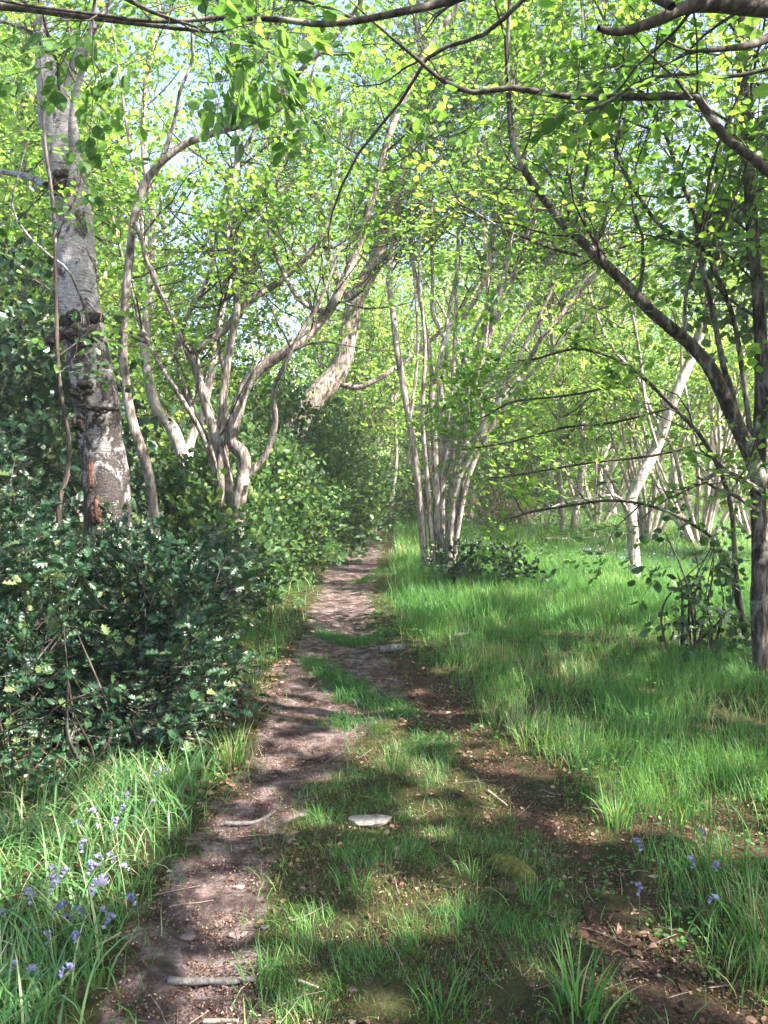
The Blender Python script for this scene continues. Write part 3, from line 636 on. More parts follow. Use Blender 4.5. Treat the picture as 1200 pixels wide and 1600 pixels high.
# thin ivy clad stem in front of the birch
rootv, vl = traced_tree('ivy_sapling', 'thin dark green stem climbing left of the birch trunk', 'sapling', P(92, 1000, 5.9), [
    (5.9, 5.9, [92, 1000, 92, 800, 104, 745, 108, 690, 99, 640, 91, 570, 87, 450, 84, 330, 70, 220], 9, 5, 1)], nside=7, L1=(.25, .7), t0=.3, leaf='ivy', bark='bark_dark', temps=T_IVY, drop=.2, sc=(.8, 1.1))

# ------------------------------------------------------------------ unseen canopy right of the frame, leaf sprays placed to throw the wanted dapple
def free_tree(name, base, h, stems, lean, spread, nside, L1, bark, leaf, temps, sc, label, cat='tree', group=None, cull=0, t0=.25, r0=.09, gap=.24, nsub=3, drop=0.0, k=8, curve=.1, part='stem', up=.06, zmin=.5, extra=None):
    base = onground(base) if base is not None else np.zeros(3)
    root = empty(name, base); tag(root, label, cat, group); B = np.array(root.location); lines = []
    for i in range(stems):
        a = rng.uniform(0, 2 * pi) if stems > 1 else 0; d = np.array([cos(a) * spread, sin(a) * spread, 1]) + np.array([*lean, 0]) + rng.normal(0, .04, 3)
        L = h * rng.uniform(.75, 1.05); n = max(6, int(L / .8)); p = walk(B + np.array([cos(a), sin(a), 0]) * r0 * (1.2 if stems > 1 else 0) - [0, 0, .1], nrm(d), L, n, curve, up)
        m = n * 4; c = catmull(p, m); r = r0 * rng.uniform(.6, 1.1) if stems > 1 else r0; rr = r * np.linspace(1, .12, m) ** .8
        mb = MB(); tube(mb, c, rr, k, 0, lump=.12); mb.build(part, [M[bark]], root, B); lines.append((c, rr))
    cr = MB(); pos, dr = side_growth(cr, lines, nside, L1, nsub, t0, gap)
    if extra is not None and len(extra):
        SP = np.concatenate([l[0][len(l[0]) // 3:] for l in lines])
        for a in extra[::14]:
            b = SP[np.argmin(((SP - a) ** 2).sum(1))]; tube(cr, catmull([b, (a + b) / 2 + rng.normal(0, .12, 3), a], 8), np.linspace(.009, .003, 8), 4, 0)
        pos = np.vstack([pos, extra]); dr = np.vstack([dr, rng.normal(0, 1, extra.shape) * [1, 1, .3]])
    m = (pos[:, 2] - B[2] > zmin) & (rng.random(len(pos)) > drop); pos, dr = pos[m], dr[m]
    place(cr, temps, pos, dr, rng.uniform(sc[0], sc[1], len(pos)), gaps=cull); cr.build('crown', [M['bark_dark'], M[leaf]], root, B)
    return root
def in_frame(p, pad=1.12):
    d = p - [0, 0, CH]; f = d[:, 1] * CP - d[:, 2] * SP_; u = d[:, 1] * SP_ + d[:, 2] * CP
    return (f > 0) & (np.abs(d[:, 0]) < f * .5 * pad) & (np.abs(u) < f * .667 * pad)
shade_at = [(5.2, -.8, 7.5), (7.3, 1.6, 8.5), (8.4, -2.6, 9), (5.4, 2.6, 7.5), (4.2, -4.0, 7.5)]
_ns = 6500; _g = np.stack([rng.uniform(-4.5, 4.5, _ns), rng.uniform(1.3, 10.5, _ns)], -1)  # extra sprays set up-sun of the ground meant to be shaded
_w = (litmap(_g[:, 0], _g[:, 1]) < .35) & (np.abs(_g[:, 0]) < _g[:, 1] * .6 + .6); _g = _g[_w]
_z = rng.uniform(3.6, 7.6, len(_g)); _p = np.stack([_g[:, 0] + SD[0] * _z / SD[2], _g[:, 1] + SD[1] * _z / SD[2], _z], -1)
_p = _p[~in_frame(_p)]; _p = _p[rng.random(len(_p)) < np.interp(_p[:, 1], [5, 8], [1, .35])]; _a = np.array(shade_at)[:, :2]
_own = np.argmin(((_p[:, None, :2] - _a[None]) ** 2).sum(-1), 1)
for i, (x, y, h) in enumerate(shade_at):
    free_tree('shade_tree', (x, y, 0), h, 3, (-.12, .06), .28, 9, (1.2, 2.6), 'bark', 'leaf', T_SHADE, (1.0, 1.5),
              'unseen leafy tree right of the frame, its crown shaped to dapple the path', group='trees shading the path from the right', cull=1.0, t0=.3, gap=.3, zmin=2.2, extra=_p[_own == i])

# ------------------------------------------------------------------ bushes
def bush(name, label, ells, nspr, temps, leaf, sc, bark='bark_dark', cat='bush', group=None, nb=26, shell=(.55, 1.0), cull=.0, tilt=.6, zmin=.03, updir=.45, origin=None, gapn=.0):
    c0 = np.array(origin if origin is not None else [np.mean([e[0] for e in ells]), np.mean([e[1] for e in ells]), 0.]); c0 = onground(c0)
    root = empty(name, c0); tag(root, label, cat, group); E = np.array(ells, float)
    vol = E[:, 3] * E[:, 5] + E[:, 3] * E[:, 4]; pr = vol / vol.sum()
    def pts(n, lo, hi, sprig=0):
        w_ = rng.choice(len(E), n, p=pr); d = nrm(rng.normal(0, 1, (n, 3))); rr = (rng.random(n) * (hi ** 3 - lo ** 3) + lo ** 3) ** (1 / 3)
        lump = .55 + .9 * fbm(d[:, 0] * 2.4 + w_ * 5 + d[:, 2] * 1.5, d[:, 1] * 2.4 - d[:, 2], 1.5, 31)
        lump = lump * np.where(rng.random(n) < .07, rng.uniform(1.05, 1.35, n), 1)
        p = E[w_, :3] + d * E[w_, 3:] * (rr * lump)[:, None]; return p, nrm(d / E[w_, 3:]), w_
    mb = MB(); tp, td, tw = pts(nb, .6, .95); tp[:, 2] = np.abs(tp[:, 2]) + .1
    for p, wi in zip(tp, tw):
        b = np.array([E[wi, 0], E[wi, 1], 0]) + rng.normal(0, .08, 3) * [1, 1, 0]; b = onground(b, -.03)
        b = b * 1.0; c = catmull([b, b * .5 + p * .5 + rng.normal(0, .1, 3), p], 10); r = rng.uniform(.006, .016); tube(mb, c, np.linspace(r, r * .3, 10), 6, 0, lump=.1)
    mb.build('branch_framework', [M[bark]], root, c0)
    cr = MB(); p, d, _ = pts(nspr, *shell); gz = hgt(p[:, 0], p[:, 1]); m = (p[:, 2] > gz + zmin) & (fbm(p[:, 0] + p[:, 1] * .6, p[:, 2] - p[:, 1] * .4, 2.1, 66, 2) > gapn); p, d = p[m], d[m]
    if cull: m = keepmask(p, cull); p, d = p[m], d[m]
    dd = d + np.array([0, 0, updir]) + rng.normal(0, .5, p.shape)
    place(cr, temps, p, dd, rng.uniform(sc[0], sc[1], len(p)), tilt=tilt); cr.build('foliage', [M[bark], M[leaf]], root, c0)
    return root
bush('holly_bush', 'big dark glossy holly bush filling the left foreground beside the bluebells', [(-1.75, 4.35, .36, .62, .5, .52), (-2.5, 4.7, .45, .9, .7, .75), (-1.6, 5.2, .42, .48, .6, .55), (-1.95, 5.5, .5, .68, .7, .65)],
     2900, T_HOLLY, 'holly', (.75, 1.35), tilt=.38, updir=.1, nb=45, origin=(-1.9, 4.8, 0), gapn=.455, shell=(.35, 1.0))
bush('holly_bush', 'dark holly bush around the foot of the birch trunk', [(-1.95, 6.3, .42, .55, .6, .58), (-3.2, 5.9, .75, .95, .8, .95), (-1.8, 7.3, .4, .4, .5, .5)],
     2300, T_HOLLY, 'holly', (.8, 1.4), tilt=.38, updir=.1, nb=60, origin=(-2.1, 6.4, 0), gapn=.455, shell=(.35, 1.0))
bush('holly_tree', 'tall dark holly thicket at the left edge, behind the thin ivy stem', [(-4.5, 8.0, 1.6, 1.1, 1, 1.9), (-3.9, 9.2, 1.3, 1, 1, 1.5), (-5.2, 9, 2.5, 1.2, 1, 1.9)],
     1300, T_HMID, 'holly', (1.2, 1.9), nb=40, origin=(-4.4, 8.5, 0), cat='tree')
bush('holly_bush', 'leafy holly under the many stemmed hazel', [(-2.45, 10.2, .7, .85, .9, 1.0), (-1.95, 9.3, .4, .5, .6, .55)], 900, T_HMID, 'holly_mid', (1.0, 1.6), origin=(-2.2, 10.2, 0), shell=(.4, 1))
bush('holly_bush', 'rounded green bush left of the path below the leaning trunk', [(-1.75, 12.2, .85, .85, .9, 1.15), (-2.6, 12.8, 1.0, .9, .9, 1.4)], 1000, T_HMID, 'holly_mid', (1.1, 1.8), origin=(-2.1, 12.4, 0), shell=(.4, 1))
bush('hawthorn_bush', 'bright green bush hugging the left side of the path further on', [(-1.35, 15.2, .95, .75, 1, 1.25), (-2.4, 15.8, 1.4, 1.0, 1, 1.8)], 1100, T_HMID, 'holly_mid', (1.2, 1.9), origin=(-1.8, 15.4, 0), shell=(.4, 1))
bush('hawthorn_bush', 'pale green bush leaning over the path just before it disappears', [(-1.0, 19.5, 1.0, .9, 1, 1.6), (-2.2, 20, 1.6, 1.2, 1, 2.2)], 1000, T_HMID, 'holly_mid', (1.4, 2.2), origin=(-1.4, 19.7, 0), shell=(.4, 1))
bush('low_bush', 'low bush closing off the far end of the path', [(-.2, 27, .5, 1.0, 1, .8), (1.1, 28, .6, 1, 1, 1.0)], 500, T_HMID, 'holly_mid', (1.4, 2.2), origin=(.2, 26.5, 0))
bush('thorn_bush', 'brown twiggy bush to the right of the coppiced hazel', [(3.9, 25.2, .95, 1.8, 1, 1.25)], 260, T_HMID, 'holly_mid', (1.4, 2.0), bark='bark_red', nb=260, origin=(4.0, 25.5, 0))
bush('holly_shrub', 'small dark holly shrub in the grass at the foot of the coppiced hazel', [(1.65, 11.4, .15, .55, .35, .26), (1.0, 12.6, .2, .25, .25, .4), (1.5, 11.2, .1, .7, .4, .18)], 130, T_HOLLY, 'holly', (1.0, 1.5), nb=14, origin=(1.4, 11.8, 0), cat='shrub')
bush('bramble_bush', 'loose trailing bramble with dark leaves left of the arching tree', [(2.75, 6.9, .85, .5, .4, .4), (2.9, 6.8, .35, .4, .3, .3)], 80, T_IVY, 'ivy', (.9, 1.3), nb=22, origin=(2.8, 6.85, 0), shell=(.2, 1.1), updir=-.2)
bush('ivy_clump', 'dark ivy mass growing high behind the trunks at the right edge', [(5.3, 9.8, 5.2, 1.0, .8, 1.0), (4.6, 10, 4.3, .6, .6, .6)], 420, T_IVY, 'ivy', (1.4, 2.0), nb=1, origin=(5.3, 9.8, 0), cat='climber')

# ------------------------------------------------------------------ background trees: five kinds, copied
hidden = []
def kind_tree(k):
    g = globals(); free_tree = lambda *a, **kw: g['free_tree'](*a, drop=.6 if k == 3 else .52, **kw)
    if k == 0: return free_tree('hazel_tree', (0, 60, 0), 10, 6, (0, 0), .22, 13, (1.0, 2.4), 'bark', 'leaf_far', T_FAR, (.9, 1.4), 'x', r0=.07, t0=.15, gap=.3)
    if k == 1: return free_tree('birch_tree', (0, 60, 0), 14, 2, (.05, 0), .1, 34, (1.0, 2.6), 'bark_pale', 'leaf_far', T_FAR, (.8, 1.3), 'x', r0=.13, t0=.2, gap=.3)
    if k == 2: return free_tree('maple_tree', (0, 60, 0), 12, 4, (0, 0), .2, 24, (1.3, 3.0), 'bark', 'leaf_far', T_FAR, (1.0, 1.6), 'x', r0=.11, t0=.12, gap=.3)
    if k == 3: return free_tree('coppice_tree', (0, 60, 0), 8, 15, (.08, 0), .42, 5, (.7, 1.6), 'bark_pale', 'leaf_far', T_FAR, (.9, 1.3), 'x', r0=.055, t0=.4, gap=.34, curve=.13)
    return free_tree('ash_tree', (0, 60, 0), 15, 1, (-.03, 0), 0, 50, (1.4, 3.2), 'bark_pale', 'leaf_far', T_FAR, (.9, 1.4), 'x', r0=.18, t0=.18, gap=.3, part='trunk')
protos = {}
BG = [  # kind, px, Y, scale, rotation, label
    (2, 30, 13, .85, 0.3, 'leafy tree close behind the tall holly at the left edge'),
    (1, 190, 16, .9, 1.0, 'pale twin stemmed tree seen just right of the birch trunk'),
    (0, 330, 19, 1.0, 2.0, 'hazel far behind the many stemmed hazel'),
    (4, 110, 21, .95, 2.6, 'tall single trunk far behind the birch, near the left edge'),
    (0, 520, 26, 1.0, 5.0, 'distant hazel left of where the path disappears'),
    (4, 590, 33, 1.0, .5, 'tall far tree straight above the end of the path'),
    (1, 655, 29, 1.0, 1.5, 'pale far birch just right of where the path disappears'),
    (0, 830, 29, 1.0, 3.5, 'distant hazel beyond the brown twiggy bush'),
    (1, 890, 22, .9, 4.5, 'pale twin stems at the back of the sunlit grass'),
    (3, 935, 27, 1.0, 5.5, 'far coppice of pale stems behind the flat leaf layers'),
    (3, 1015, 20, 1.0, .7, 'coppice of pale leaning stems right behind the slim birch'),
    (3, 1095, 18, 1.05, 1.9, 'nearest coppice of pale stems, between the slim birch and the arching tree'),
    (3, 1180, 21, 1.1, 4.3, 'pale coppice behind the trunk at the right edge'),
    (0, 1225, 15, .6, 5.2, 'hazel growing behind the arching tree at the right edge'),
    (4, 960, 34, 1.0, 1.2, 'tall far tree beyond the back of the grassy glade'),
    (2, -40, 19, 1.0, 2.2, 'leafy tree whose crown only shows at the far left edge'),
    (2, 690, 40, 1.15, .2, 'farthest leafy crown in the gap above the path'),
    (4, 1240, 28, 1.0, .9, 'tall tree whose crown fills the right edge far behind'),
    (2, 860, 38, 1.2, 5.9, 'farthest leafy crown beyond the glade'),
    (0, 120, 34, 1.15, 3.3, 'farthest hazel on the left, behind everything'),
]
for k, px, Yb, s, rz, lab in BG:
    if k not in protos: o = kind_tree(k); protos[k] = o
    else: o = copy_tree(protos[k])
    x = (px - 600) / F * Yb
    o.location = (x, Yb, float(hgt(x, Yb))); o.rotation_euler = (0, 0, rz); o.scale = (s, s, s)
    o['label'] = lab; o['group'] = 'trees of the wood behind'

# ------------------------------------------------------------------ the far wood, one mass
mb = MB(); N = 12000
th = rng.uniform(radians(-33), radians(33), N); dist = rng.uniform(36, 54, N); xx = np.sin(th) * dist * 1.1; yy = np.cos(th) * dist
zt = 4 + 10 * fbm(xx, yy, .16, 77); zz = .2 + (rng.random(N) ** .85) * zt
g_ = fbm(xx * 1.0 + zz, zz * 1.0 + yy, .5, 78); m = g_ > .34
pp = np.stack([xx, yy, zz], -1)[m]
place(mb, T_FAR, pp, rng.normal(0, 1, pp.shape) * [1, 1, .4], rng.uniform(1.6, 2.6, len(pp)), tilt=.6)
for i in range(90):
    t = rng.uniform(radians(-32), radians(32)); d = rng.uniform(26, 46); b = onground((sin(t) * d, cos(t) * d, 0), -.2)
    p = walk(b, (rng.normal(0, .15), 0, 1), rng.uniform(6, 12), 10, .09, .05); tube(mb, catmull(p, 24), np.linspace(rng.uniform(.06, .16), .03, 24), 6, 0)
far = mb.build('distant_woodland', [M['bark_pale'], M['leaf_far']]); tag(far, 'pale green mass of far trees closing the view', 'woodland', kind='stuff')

# ------------------------------------------------------------------ grass
def blades(mb, pos, h, wd, az, lean, seg=4, rnd=None, mat=0, curl=1.0):
    N = len(pos); t = np.linspace(0, 1, seg + 1)[None, :]
    th0 = rng.uniform(0, .25, N)[:, None]; ang = th0 + lean[:, None] * curl * t ** 1.3
    ds = h[:, None] / seg; hx = np.cumsum(np.sin(ang) * ds, 1) - np.sin(ang[:, :1]) * ds; hz = np.cumsum(np.cos(ang) * ds, 1) - np.cos(ang[:, :1]) * ds
    ca, sa = np.cos(az)[:, None], np.sin(az)[:, None]
    C = np.stack([pos[:, 0:1] + hx * ca, pos[:, 1:2] + hx * sa, pos[:, 2:3] + hz], -1)
    tw = az + pi / 2 + rng.normal(0, .5, N); W = np.stack([np.cos(tw), np.sin(tw), np.zeros(N)], -1)[:, None, :] * (wd[:, None] * (1 - t ** 2.2) * .5)[..., None]
    Lv = C - W; Rv = C + W
    V = np.concatenate([np.stack([Lv[:, :-1], Rv[:, :-1]], 2).reshape(N, 2 * seg, 3), C[:, -1:, :]], 1); nv = 2 * seg + 1
    o = (np.arange(N) * nv)[:, None, None]
    q = np.array([(2 * i, 2 * i + 1, 2 * i + 3, 2 * i + 2) for i in range(seg - 1)])[None] + o
    tt = np.array([(2 * seg - 2, 2 * seg - 1, 2 * seg)])[None] + o
    r = rng.random(N) if rnd is None else rnd
    mb.add(V.reshape(-1, 3), q.reshape(-1, 4), tt.reshape(-1, 3), mat=mat, rnd=(np.repeat(r, seg - 1), r), smooth=True)
def scatter(n, x0, x1, y0, y1, dens):
    """points in the view wedge, accepted by density function"""
    y = rng.uniform(y0, y1, n); hw = y * .56 + .4; x = rng.uniform(-1, 1, n) * hw
    m = (x > x0) & (x < x1); x, y = x[m], y[m]
    m = rng.random(len(x)) < dens(x, y); x, y = x[m], y[m]
    return x, y
def pos3(x, y, dz=-.01): return np.stack([x, y, hgt(x, y) + dz], -1)
def bushy(x, y): return ((x + 1.95) / 1.3) ** 2 + ((y - 5.1) / 1.25) ** 2 < .8
def dens_meadow(x, y):
    c = np.interp(y, _T[:, 1], _T[:, 0]); c = np.where(y > _T[-1, 1], np.interp(y, _R[:, 1], _R[:, 0]), c); r = sstep(.0, .5, x - c - .15)
    near = np.interp(y, [2, 4, 5, 7], [.6, .75, .95, 1])
    clump = sstep(.4, .6, fbm(x, y, 2.4, 50)) * np.interp(y, [4.5, 7], [.88, .7]) + np.interp(y, [4.5, 7], [.12, .3])
    return np.where(y < 9, clump, 1) * r * near * (track_sd(x, y) < 0) * (path_sd(x, y) < 0)
def dens_left(x, y):
    l = np.interp(y, _L[:, 1], _L[:, 0]); r = sstep(0, .2, l - x + .02)
    return r * (path_sd(x, y) < -.02) * (~bushy(x, y)) * (.4 + .6 * sstep(.35, .6, fbm(x, y, 2.2, 52)))
def dens_mid(x, y):
    return between(x, y) * (path_sd(x, y) < .04) * (track_sd(x, y) < .02) * (.12 + .88 * sstep(.42, .6, fbm(x, y, 3.6, 54)))
def clumpaz(x, y, n): return fbm(x, y, 3.0, 57, 2) * 14 + rng.normal(0, 1.0, n)
# meadow
mb = MB()
x, y = scatter(120000, -9, 9, 1.9, 8, dens_meadow); n = len(x)
tall = fbm(x, y, 1.8, 58); h = (.10 + .30 * tall * rng.random(n) ** .8) * np.interp(y, [2, 5], [.8, 1.0])
blades(mb, pos3(x, y), h, rng.uniform(.002, .0055, n), clumpaz(x, y, n), rng.uniform(.1, 1.5, n), 4, np.clip(rng.random(n) * .72 + (fbm(x, y, 1.5, 59) - .5) * .9 + .24, 0, 1))
x, y = scatter(110000, -.3, 14, 8, 17, dens_meadow); n = len(x)
blades(mb, pos3(x, y), rng.uniform(.12, .36, n), rng.uniform(.005, .010, n), rng.uniform(0, 6.3, n), rng.uniform(.1, 1.3, n), 3, np.clip(rng.random(n) * .6 + (fbm(x, y, 1.0, 59) - .5) * .9 + .2, 0, 1))
x, y = scatter(90000, .3, 26, 17, 45, lambda x, y: np.ones_like(x)); n = len(x)
blades(mb, pos3(x, y), rng.uniform(.15, .42, n), rng.uniform(.014, .03, n), rng.uniform(0, 6.3, n), rng.uniform(.1, 1.2, n), 2, np.clip(rng.random(n) * .7 + .3, 0, 1))
tag(mb.build('grass', [M['grass']]), 'long fresh grass of the glade right of the path', 'grass', kind='stuff')
# left verge: grass and bluebell leaves
mb = MB()
x, y = scatter(46000, -9, 0, 1.9, 8, dens_left); n = len(x)
blades(mb, pos3(x, y), rng.uniform(.08, .30, n), rng.uniform(.002, .005, n), clumpaz(x, y, n), rng.uniform(.3, 1.8, n), 4)
x, y = scatter(40000, -16, -.2, 8, 30, dens_left); n = len(x)
blades(mb, pos3(x, y), rng.uniform(.1, .32, n), rng.uniform(.006, .016, n), rng.uniform(0, 6.3, n), rng.uniform(.2, 1.4, n), 3)
x, y = scatter(15000, -9, 0, 1.9, 5.5, lambda x, y: dens_left(x, y) * sstep(.3, .6, fbm(x, y, 1.6, 70))); n = len(x)
blades(mb, pos3(x, y), rng.uniform(.14, .34, n), rng.uniform(.006, .012, n), rng.uniform(0, 6.3, n), rng.uniform(.8, 2.2, n), 5, mat=1)
tag(mb.build('verge_grass', [M['grass'], M['sedge']]), 'grass and arching bluebell leaves on the left verge', 'grass', kind='stuff')
# sparse tufts on the moss between the tracks
mb = MB()
x, y = scatter(300000, -2, 3, 1.9, 6, dens_mid); n = len(x)
blades(mb, pos3(x, y), .018 + .085 * rng.random(n) ** 1.6 * (.4 + fbm(x, y, 2.1, 55)), rng.uniform(.0012, .0032, n), clumpaz(x, y, n), rng.uniform(.2, 1.8, n), 3)
x, y = scatter(260000, -2, 2, 1.9, 5.2, lambda x, y: between(x, y) * (.25 + .6 * sstep(.35, .6, fbm(x, y, 3, 99)))); n = len(x)
x2, y2 = scatter(420000, .1, 6, 1.9, 7, lambda x, y: (x > np.interp(y, _T[:, 1], _T[:, 0]) - .1) * (.25 + .6 * sstep(.35, .6, fbm(x, y, 3, 98))) * (track_sd(x, y) < .05)); x = np.r_[x, x2]; y = np.r_[y, y2]; n = len(x)
blades(mb, pos3(x, y, -.002), rng.uniform(.008, .03, n), rng.uniform(.001, .0025, n), rng.uniform(0, 6.3, n), rng.uniform(.2, 2, n), 2, mat=1)
# scattered thin blades over path edges and track
x, y = scatter(60000, -3, 5, 1.9, 20, lambda x, y: ((track_sd(x, y) > -.1) & (path_sd(x, y) < .1)) * .15 + ((np.abs(path_sd(x, y)) < .12) * .7)); n = len(x)
blades(mb, pos3(x, y), rng.uniform(.03, .14, n), rng.uniform(.002, .005, n), rng.uniform(0, 6.3, n), rng.uniform(.2, 1.8, n), 3)
tag(mb.build('short_grass', [M['grass'], M['mossy']]), 'short thin grass over the moss between the two tracks', 'grass', kind='stuff')
# leafy band creeping across the path where the tracks part
mb = MB()
for line in ([(490, 1028), (530, 1060), (575, 1082), (640, 1125), (690, 1165)], [(480, 1128), (530, 1120), (590, 1137)], [(505, 985), (560, 1000), (600, 985)], [(560, 905), (600, 890)]):
    q = catmull([G(*a) for a in line], 40); k = int(5200 * np.linalg.norm(np.diff(q, axis=0), axis=1).sum() / 3); j = rng.integers(0, 40, k); cl = fbm(q[j, 0] * 5, q[j, 1] * 5, 1, 88, 2) + rng.normal(0, .05, k) > .5
    pq = q[j] + rng.normal(0, .075, (k, 3)); pq = pq[cl]; k = len(pq); pq[:, 2] = hgt(pq[:, 0], pq[:, 1]) - .005
    blades(mb, pq, rng.uniform(.03, .13, k), rng.uniform(.003, .009, k), rng.uniform(0, 6.3, k), rng.uniform(.5, 2.2, k), 4, rng.uniform(0, .6, k))
tag(mb.build('low_grass', [M['grass']]), 'low dark grass creeping over the path where the two tracks divide', 'grass', kind='stuff')
# tufts that stand out
def tuft(px, py, n, h, label, pale=.5, wd=.005):
    b = onground(G(px, py)); mb = MB(); r = rng.normal(0, .035, (n, 2)); pos = np.stack([b[0] + r[:, 0], b[1] + r[:, 1], np.full(n, b[2] - .01)], -1)
    az = np.arctan2(r[:, 1], r[:, 0]) + rng.normal(0, .5, n)
    blades(mb, pos, h * rng.uniform(.5, 1.1, n), rng.uniform(.6, 1.3, n) * wd, az, rng.uniform(.2, 1.5, n), 5, np.clip(pale + rng.normal(0, .25, n), 0, 1))
    tag(mb.build('grass_tuft', [M['grass']], None, b), label, 'grass tuft', 'tufts of taller grass')
for a in [(612, 1205, 90, .2, 'bushy pale tuft of grass above the flat white stone', .75), (905, 1590, 60, .24, 'tall tuft of long blades at the bottom right of centre',   .6, .007),
          (690, 1590, 40, .14, 'small tuft at the bottom edge, right of the sunlit leaves', .4), (740, 1375, 30, .16, 'upright tuft in the shade right of the pale stone', .4), (560, 1400, 45, .16, 'short tuft in shade just below the white stone', .4),
          (965, 1290, 60, .3, 'tallest stand of grass in the right foreground', .65, .007), (1190, 1480, 60, .3, 'grass tuft at the right edge of the frame', .5), (365, 1190, 130, .28, 'sunlit tuft of long blades where the holly meets the path', .8, .006),
          (270, 1230, 80, .22, 'pale arching tuft at the foot of the holly', .7), (505, 1275, 40, .12, 'low tuft on the path side left of the white stone', .4), (530, 1085, 70, .12, 'dark low tuft in the middle of the path', .1, .008),
          (480, 1040, 50, .12, 'dark leafy tuft on the left lip of the path', .05, .009), (545, 1085, 40, .1, 'small dark tuft where the two tracks divide', .1, .008), (415, 1530, 40, .12, 'thin tuft on the bare earth beside the root', .4), (830, 1420, 30, .16, 'green tuft beside the leaf filled track', .4)]:
    tuft(*a)

# ------------------------------------------------------------------ leaf litter, grit, twigs
lv, lq, lt2 = leaf_shape('mid')
def flat_bits(mb, x, y, size, rnd, lift=.006, tilt=.5):
    n = len(x); B = basis(np.stack([rng.normal(0, 1, n), rng.normal(0, 1, n), rng.normal(0, .25, n)], -1), np.array([0, 0, 1.]) + rng.normal(0, tilt, (n, 3)))
    p = pos3(x, y, lift); cv = lv.copy(); cv[:, 2] *= 3
    V = np.einsum('kij,vj->kvi', B, cv) * size[:, None, None] + p[:, None, :] + [0, 0, 0]
    q = (lq[None] + (np.arange(n) * len(lv))[:, None, None]).reshape(-1, 4); mb.add(V.reshape(-1, 3), q, rnd=np.repeat(rnd, 2))
mb = MB()
x, y = scatter(30000, -4, 6, 1.9, 7, lambda x, y: (track_sd(x, y) > -.12) * (.25 + .7 * sstep(.35, .6, fbm(x, y, 4, 91)))); flat_bits(mb, x, y, rng.uniform(.006, .018, len(x)) + .03 * rng.random(len(x)) ** 4, rng.random(len(x)))
x, y = scatter(36000, -4, 6, 1.9, 9, lambda x, y: (path_sd(x, y) < 0) * .4 * sstep(.35, .6, fbm(x, y, 1.7, 90))); flat_bits(mb, x, y, rng.uniform(.008, .032, len(x)), rng.random(len(x)))
x, y = scatter(9000, -4, 1, 1.9, 14, lambda x, y: (path_sd(x, y) > 0) * 1.0); flat_bits(mb, x, y, rng.uniform(.005, .018, len(x)), rng.random(len(x)), .003)
x, y = scatter(260000, -3, 5, 1.9, 6.5, lambda x, y: np.clip((track_sd(x, y) > -.15) * .9 + between(x, y) * .35 + (path_sd(x, y) > -.05) * .6 + (x > .8) * .25, 0, 1)); flat_bits(mb, x, y, rng.uniform(.003, .011, len(x)), np.clip(rng.random(len(x)) ** 1.3, 0, 1), .003, .8)
x = rng.uniform(-4, -.8, 4000); y = rng.uniform(3.6, 7.5, 4000); flat_bits(mb, x, y, rng.uniform(.02, .05, 4000), rng.random(4000))
tag(mb.build('leaf_litter', [M['litter']]), 'brown dead leaves scattered along the tracks', 'leaf litter', kind='stuff')
mb = MB()
x, y = scatter(60000, -9, 9, 1.9, 12, lambda x, y: (path_sd(x, y) < -.05) * (track_sd(x, y) < -.05) * (1 - between(x, y)) * (.06 + .7 * sstep(.5, .66, fbm(x, y, 1.9, 120)))); n = len(x)
B = basis(np.stack([rng.normal(0, 1, n), rng.normal(0, 1, n), rng.normal(.1, .3, n)], -1), np.array([0, 0, 1.]) + rng.normal(0, .35, (n, 3))); p = pos3(x, y, 0); p[:, 2] += rng.uniform(.005, .05, n) * np.interp(y, [2, 8], [.8, 2.4])
V = np.einsum('kij,vj->kvi', B, lv) * (rng.uniform(.010, .028, n) * np.interp(y, [2, 7], [.75, 1.5]))[:, None, None] + p[:, None, :]
mb.add(V.reshape(-1, 3), (lq[None] + (np.arange(n) * len(lv))[:, None, None]).reshape(-1, 4), rnd=np.repeat(rng.random(n) * .8, 2))
tag(mb.build('ground_cover', [M['grass']]), 'small broad leaved weeds among the grass', 'ground cover', kind='stuff')
mb = MB()
x, y = scatter(7000, -3, 1, 1.9, 9, lambda x, y: (path_sd(x, y) > .02) * .8)
for a, b in zip(x, y): blob(mb, onground((a, b, 0), .001), np.array([1, .8, .6]) * rng.uniform(.002, .009), (6, 4), .3)
tag(mb.build('gravel', [M['stone_dark']]), 'small grit and pebbles in the bare earth of the path', 'gravel', kind='stuff')
mb = MB()
x, y = scatter(900, -4, 5, 1.9, 9, lambda x, y: np.full_like(x, .7))
for a, b in zip(x, y):
    L = rng.uniform(.04, .2); an = rng.uniform(0, pi); p = onground((a, b, 0), .006); d = np.array([cos(an), sin(an), rng.normal(0, .1)]) * L
    q = walk(p, nrm(d), L, 3, .12, 0); q[:, 2] = np.maximum(q[:, 2], hgt(q[:, 0], q[:, 1]) + .003); r = rng.uniform(.001, .003); tube(mb, q, np.linspace(r, r * .5, 4), 4)
tag(mb.build('fallen_twigs', [M['deadwood']]), 'small dead twigs strewn on the ground', 'twigs', kind='stuff')

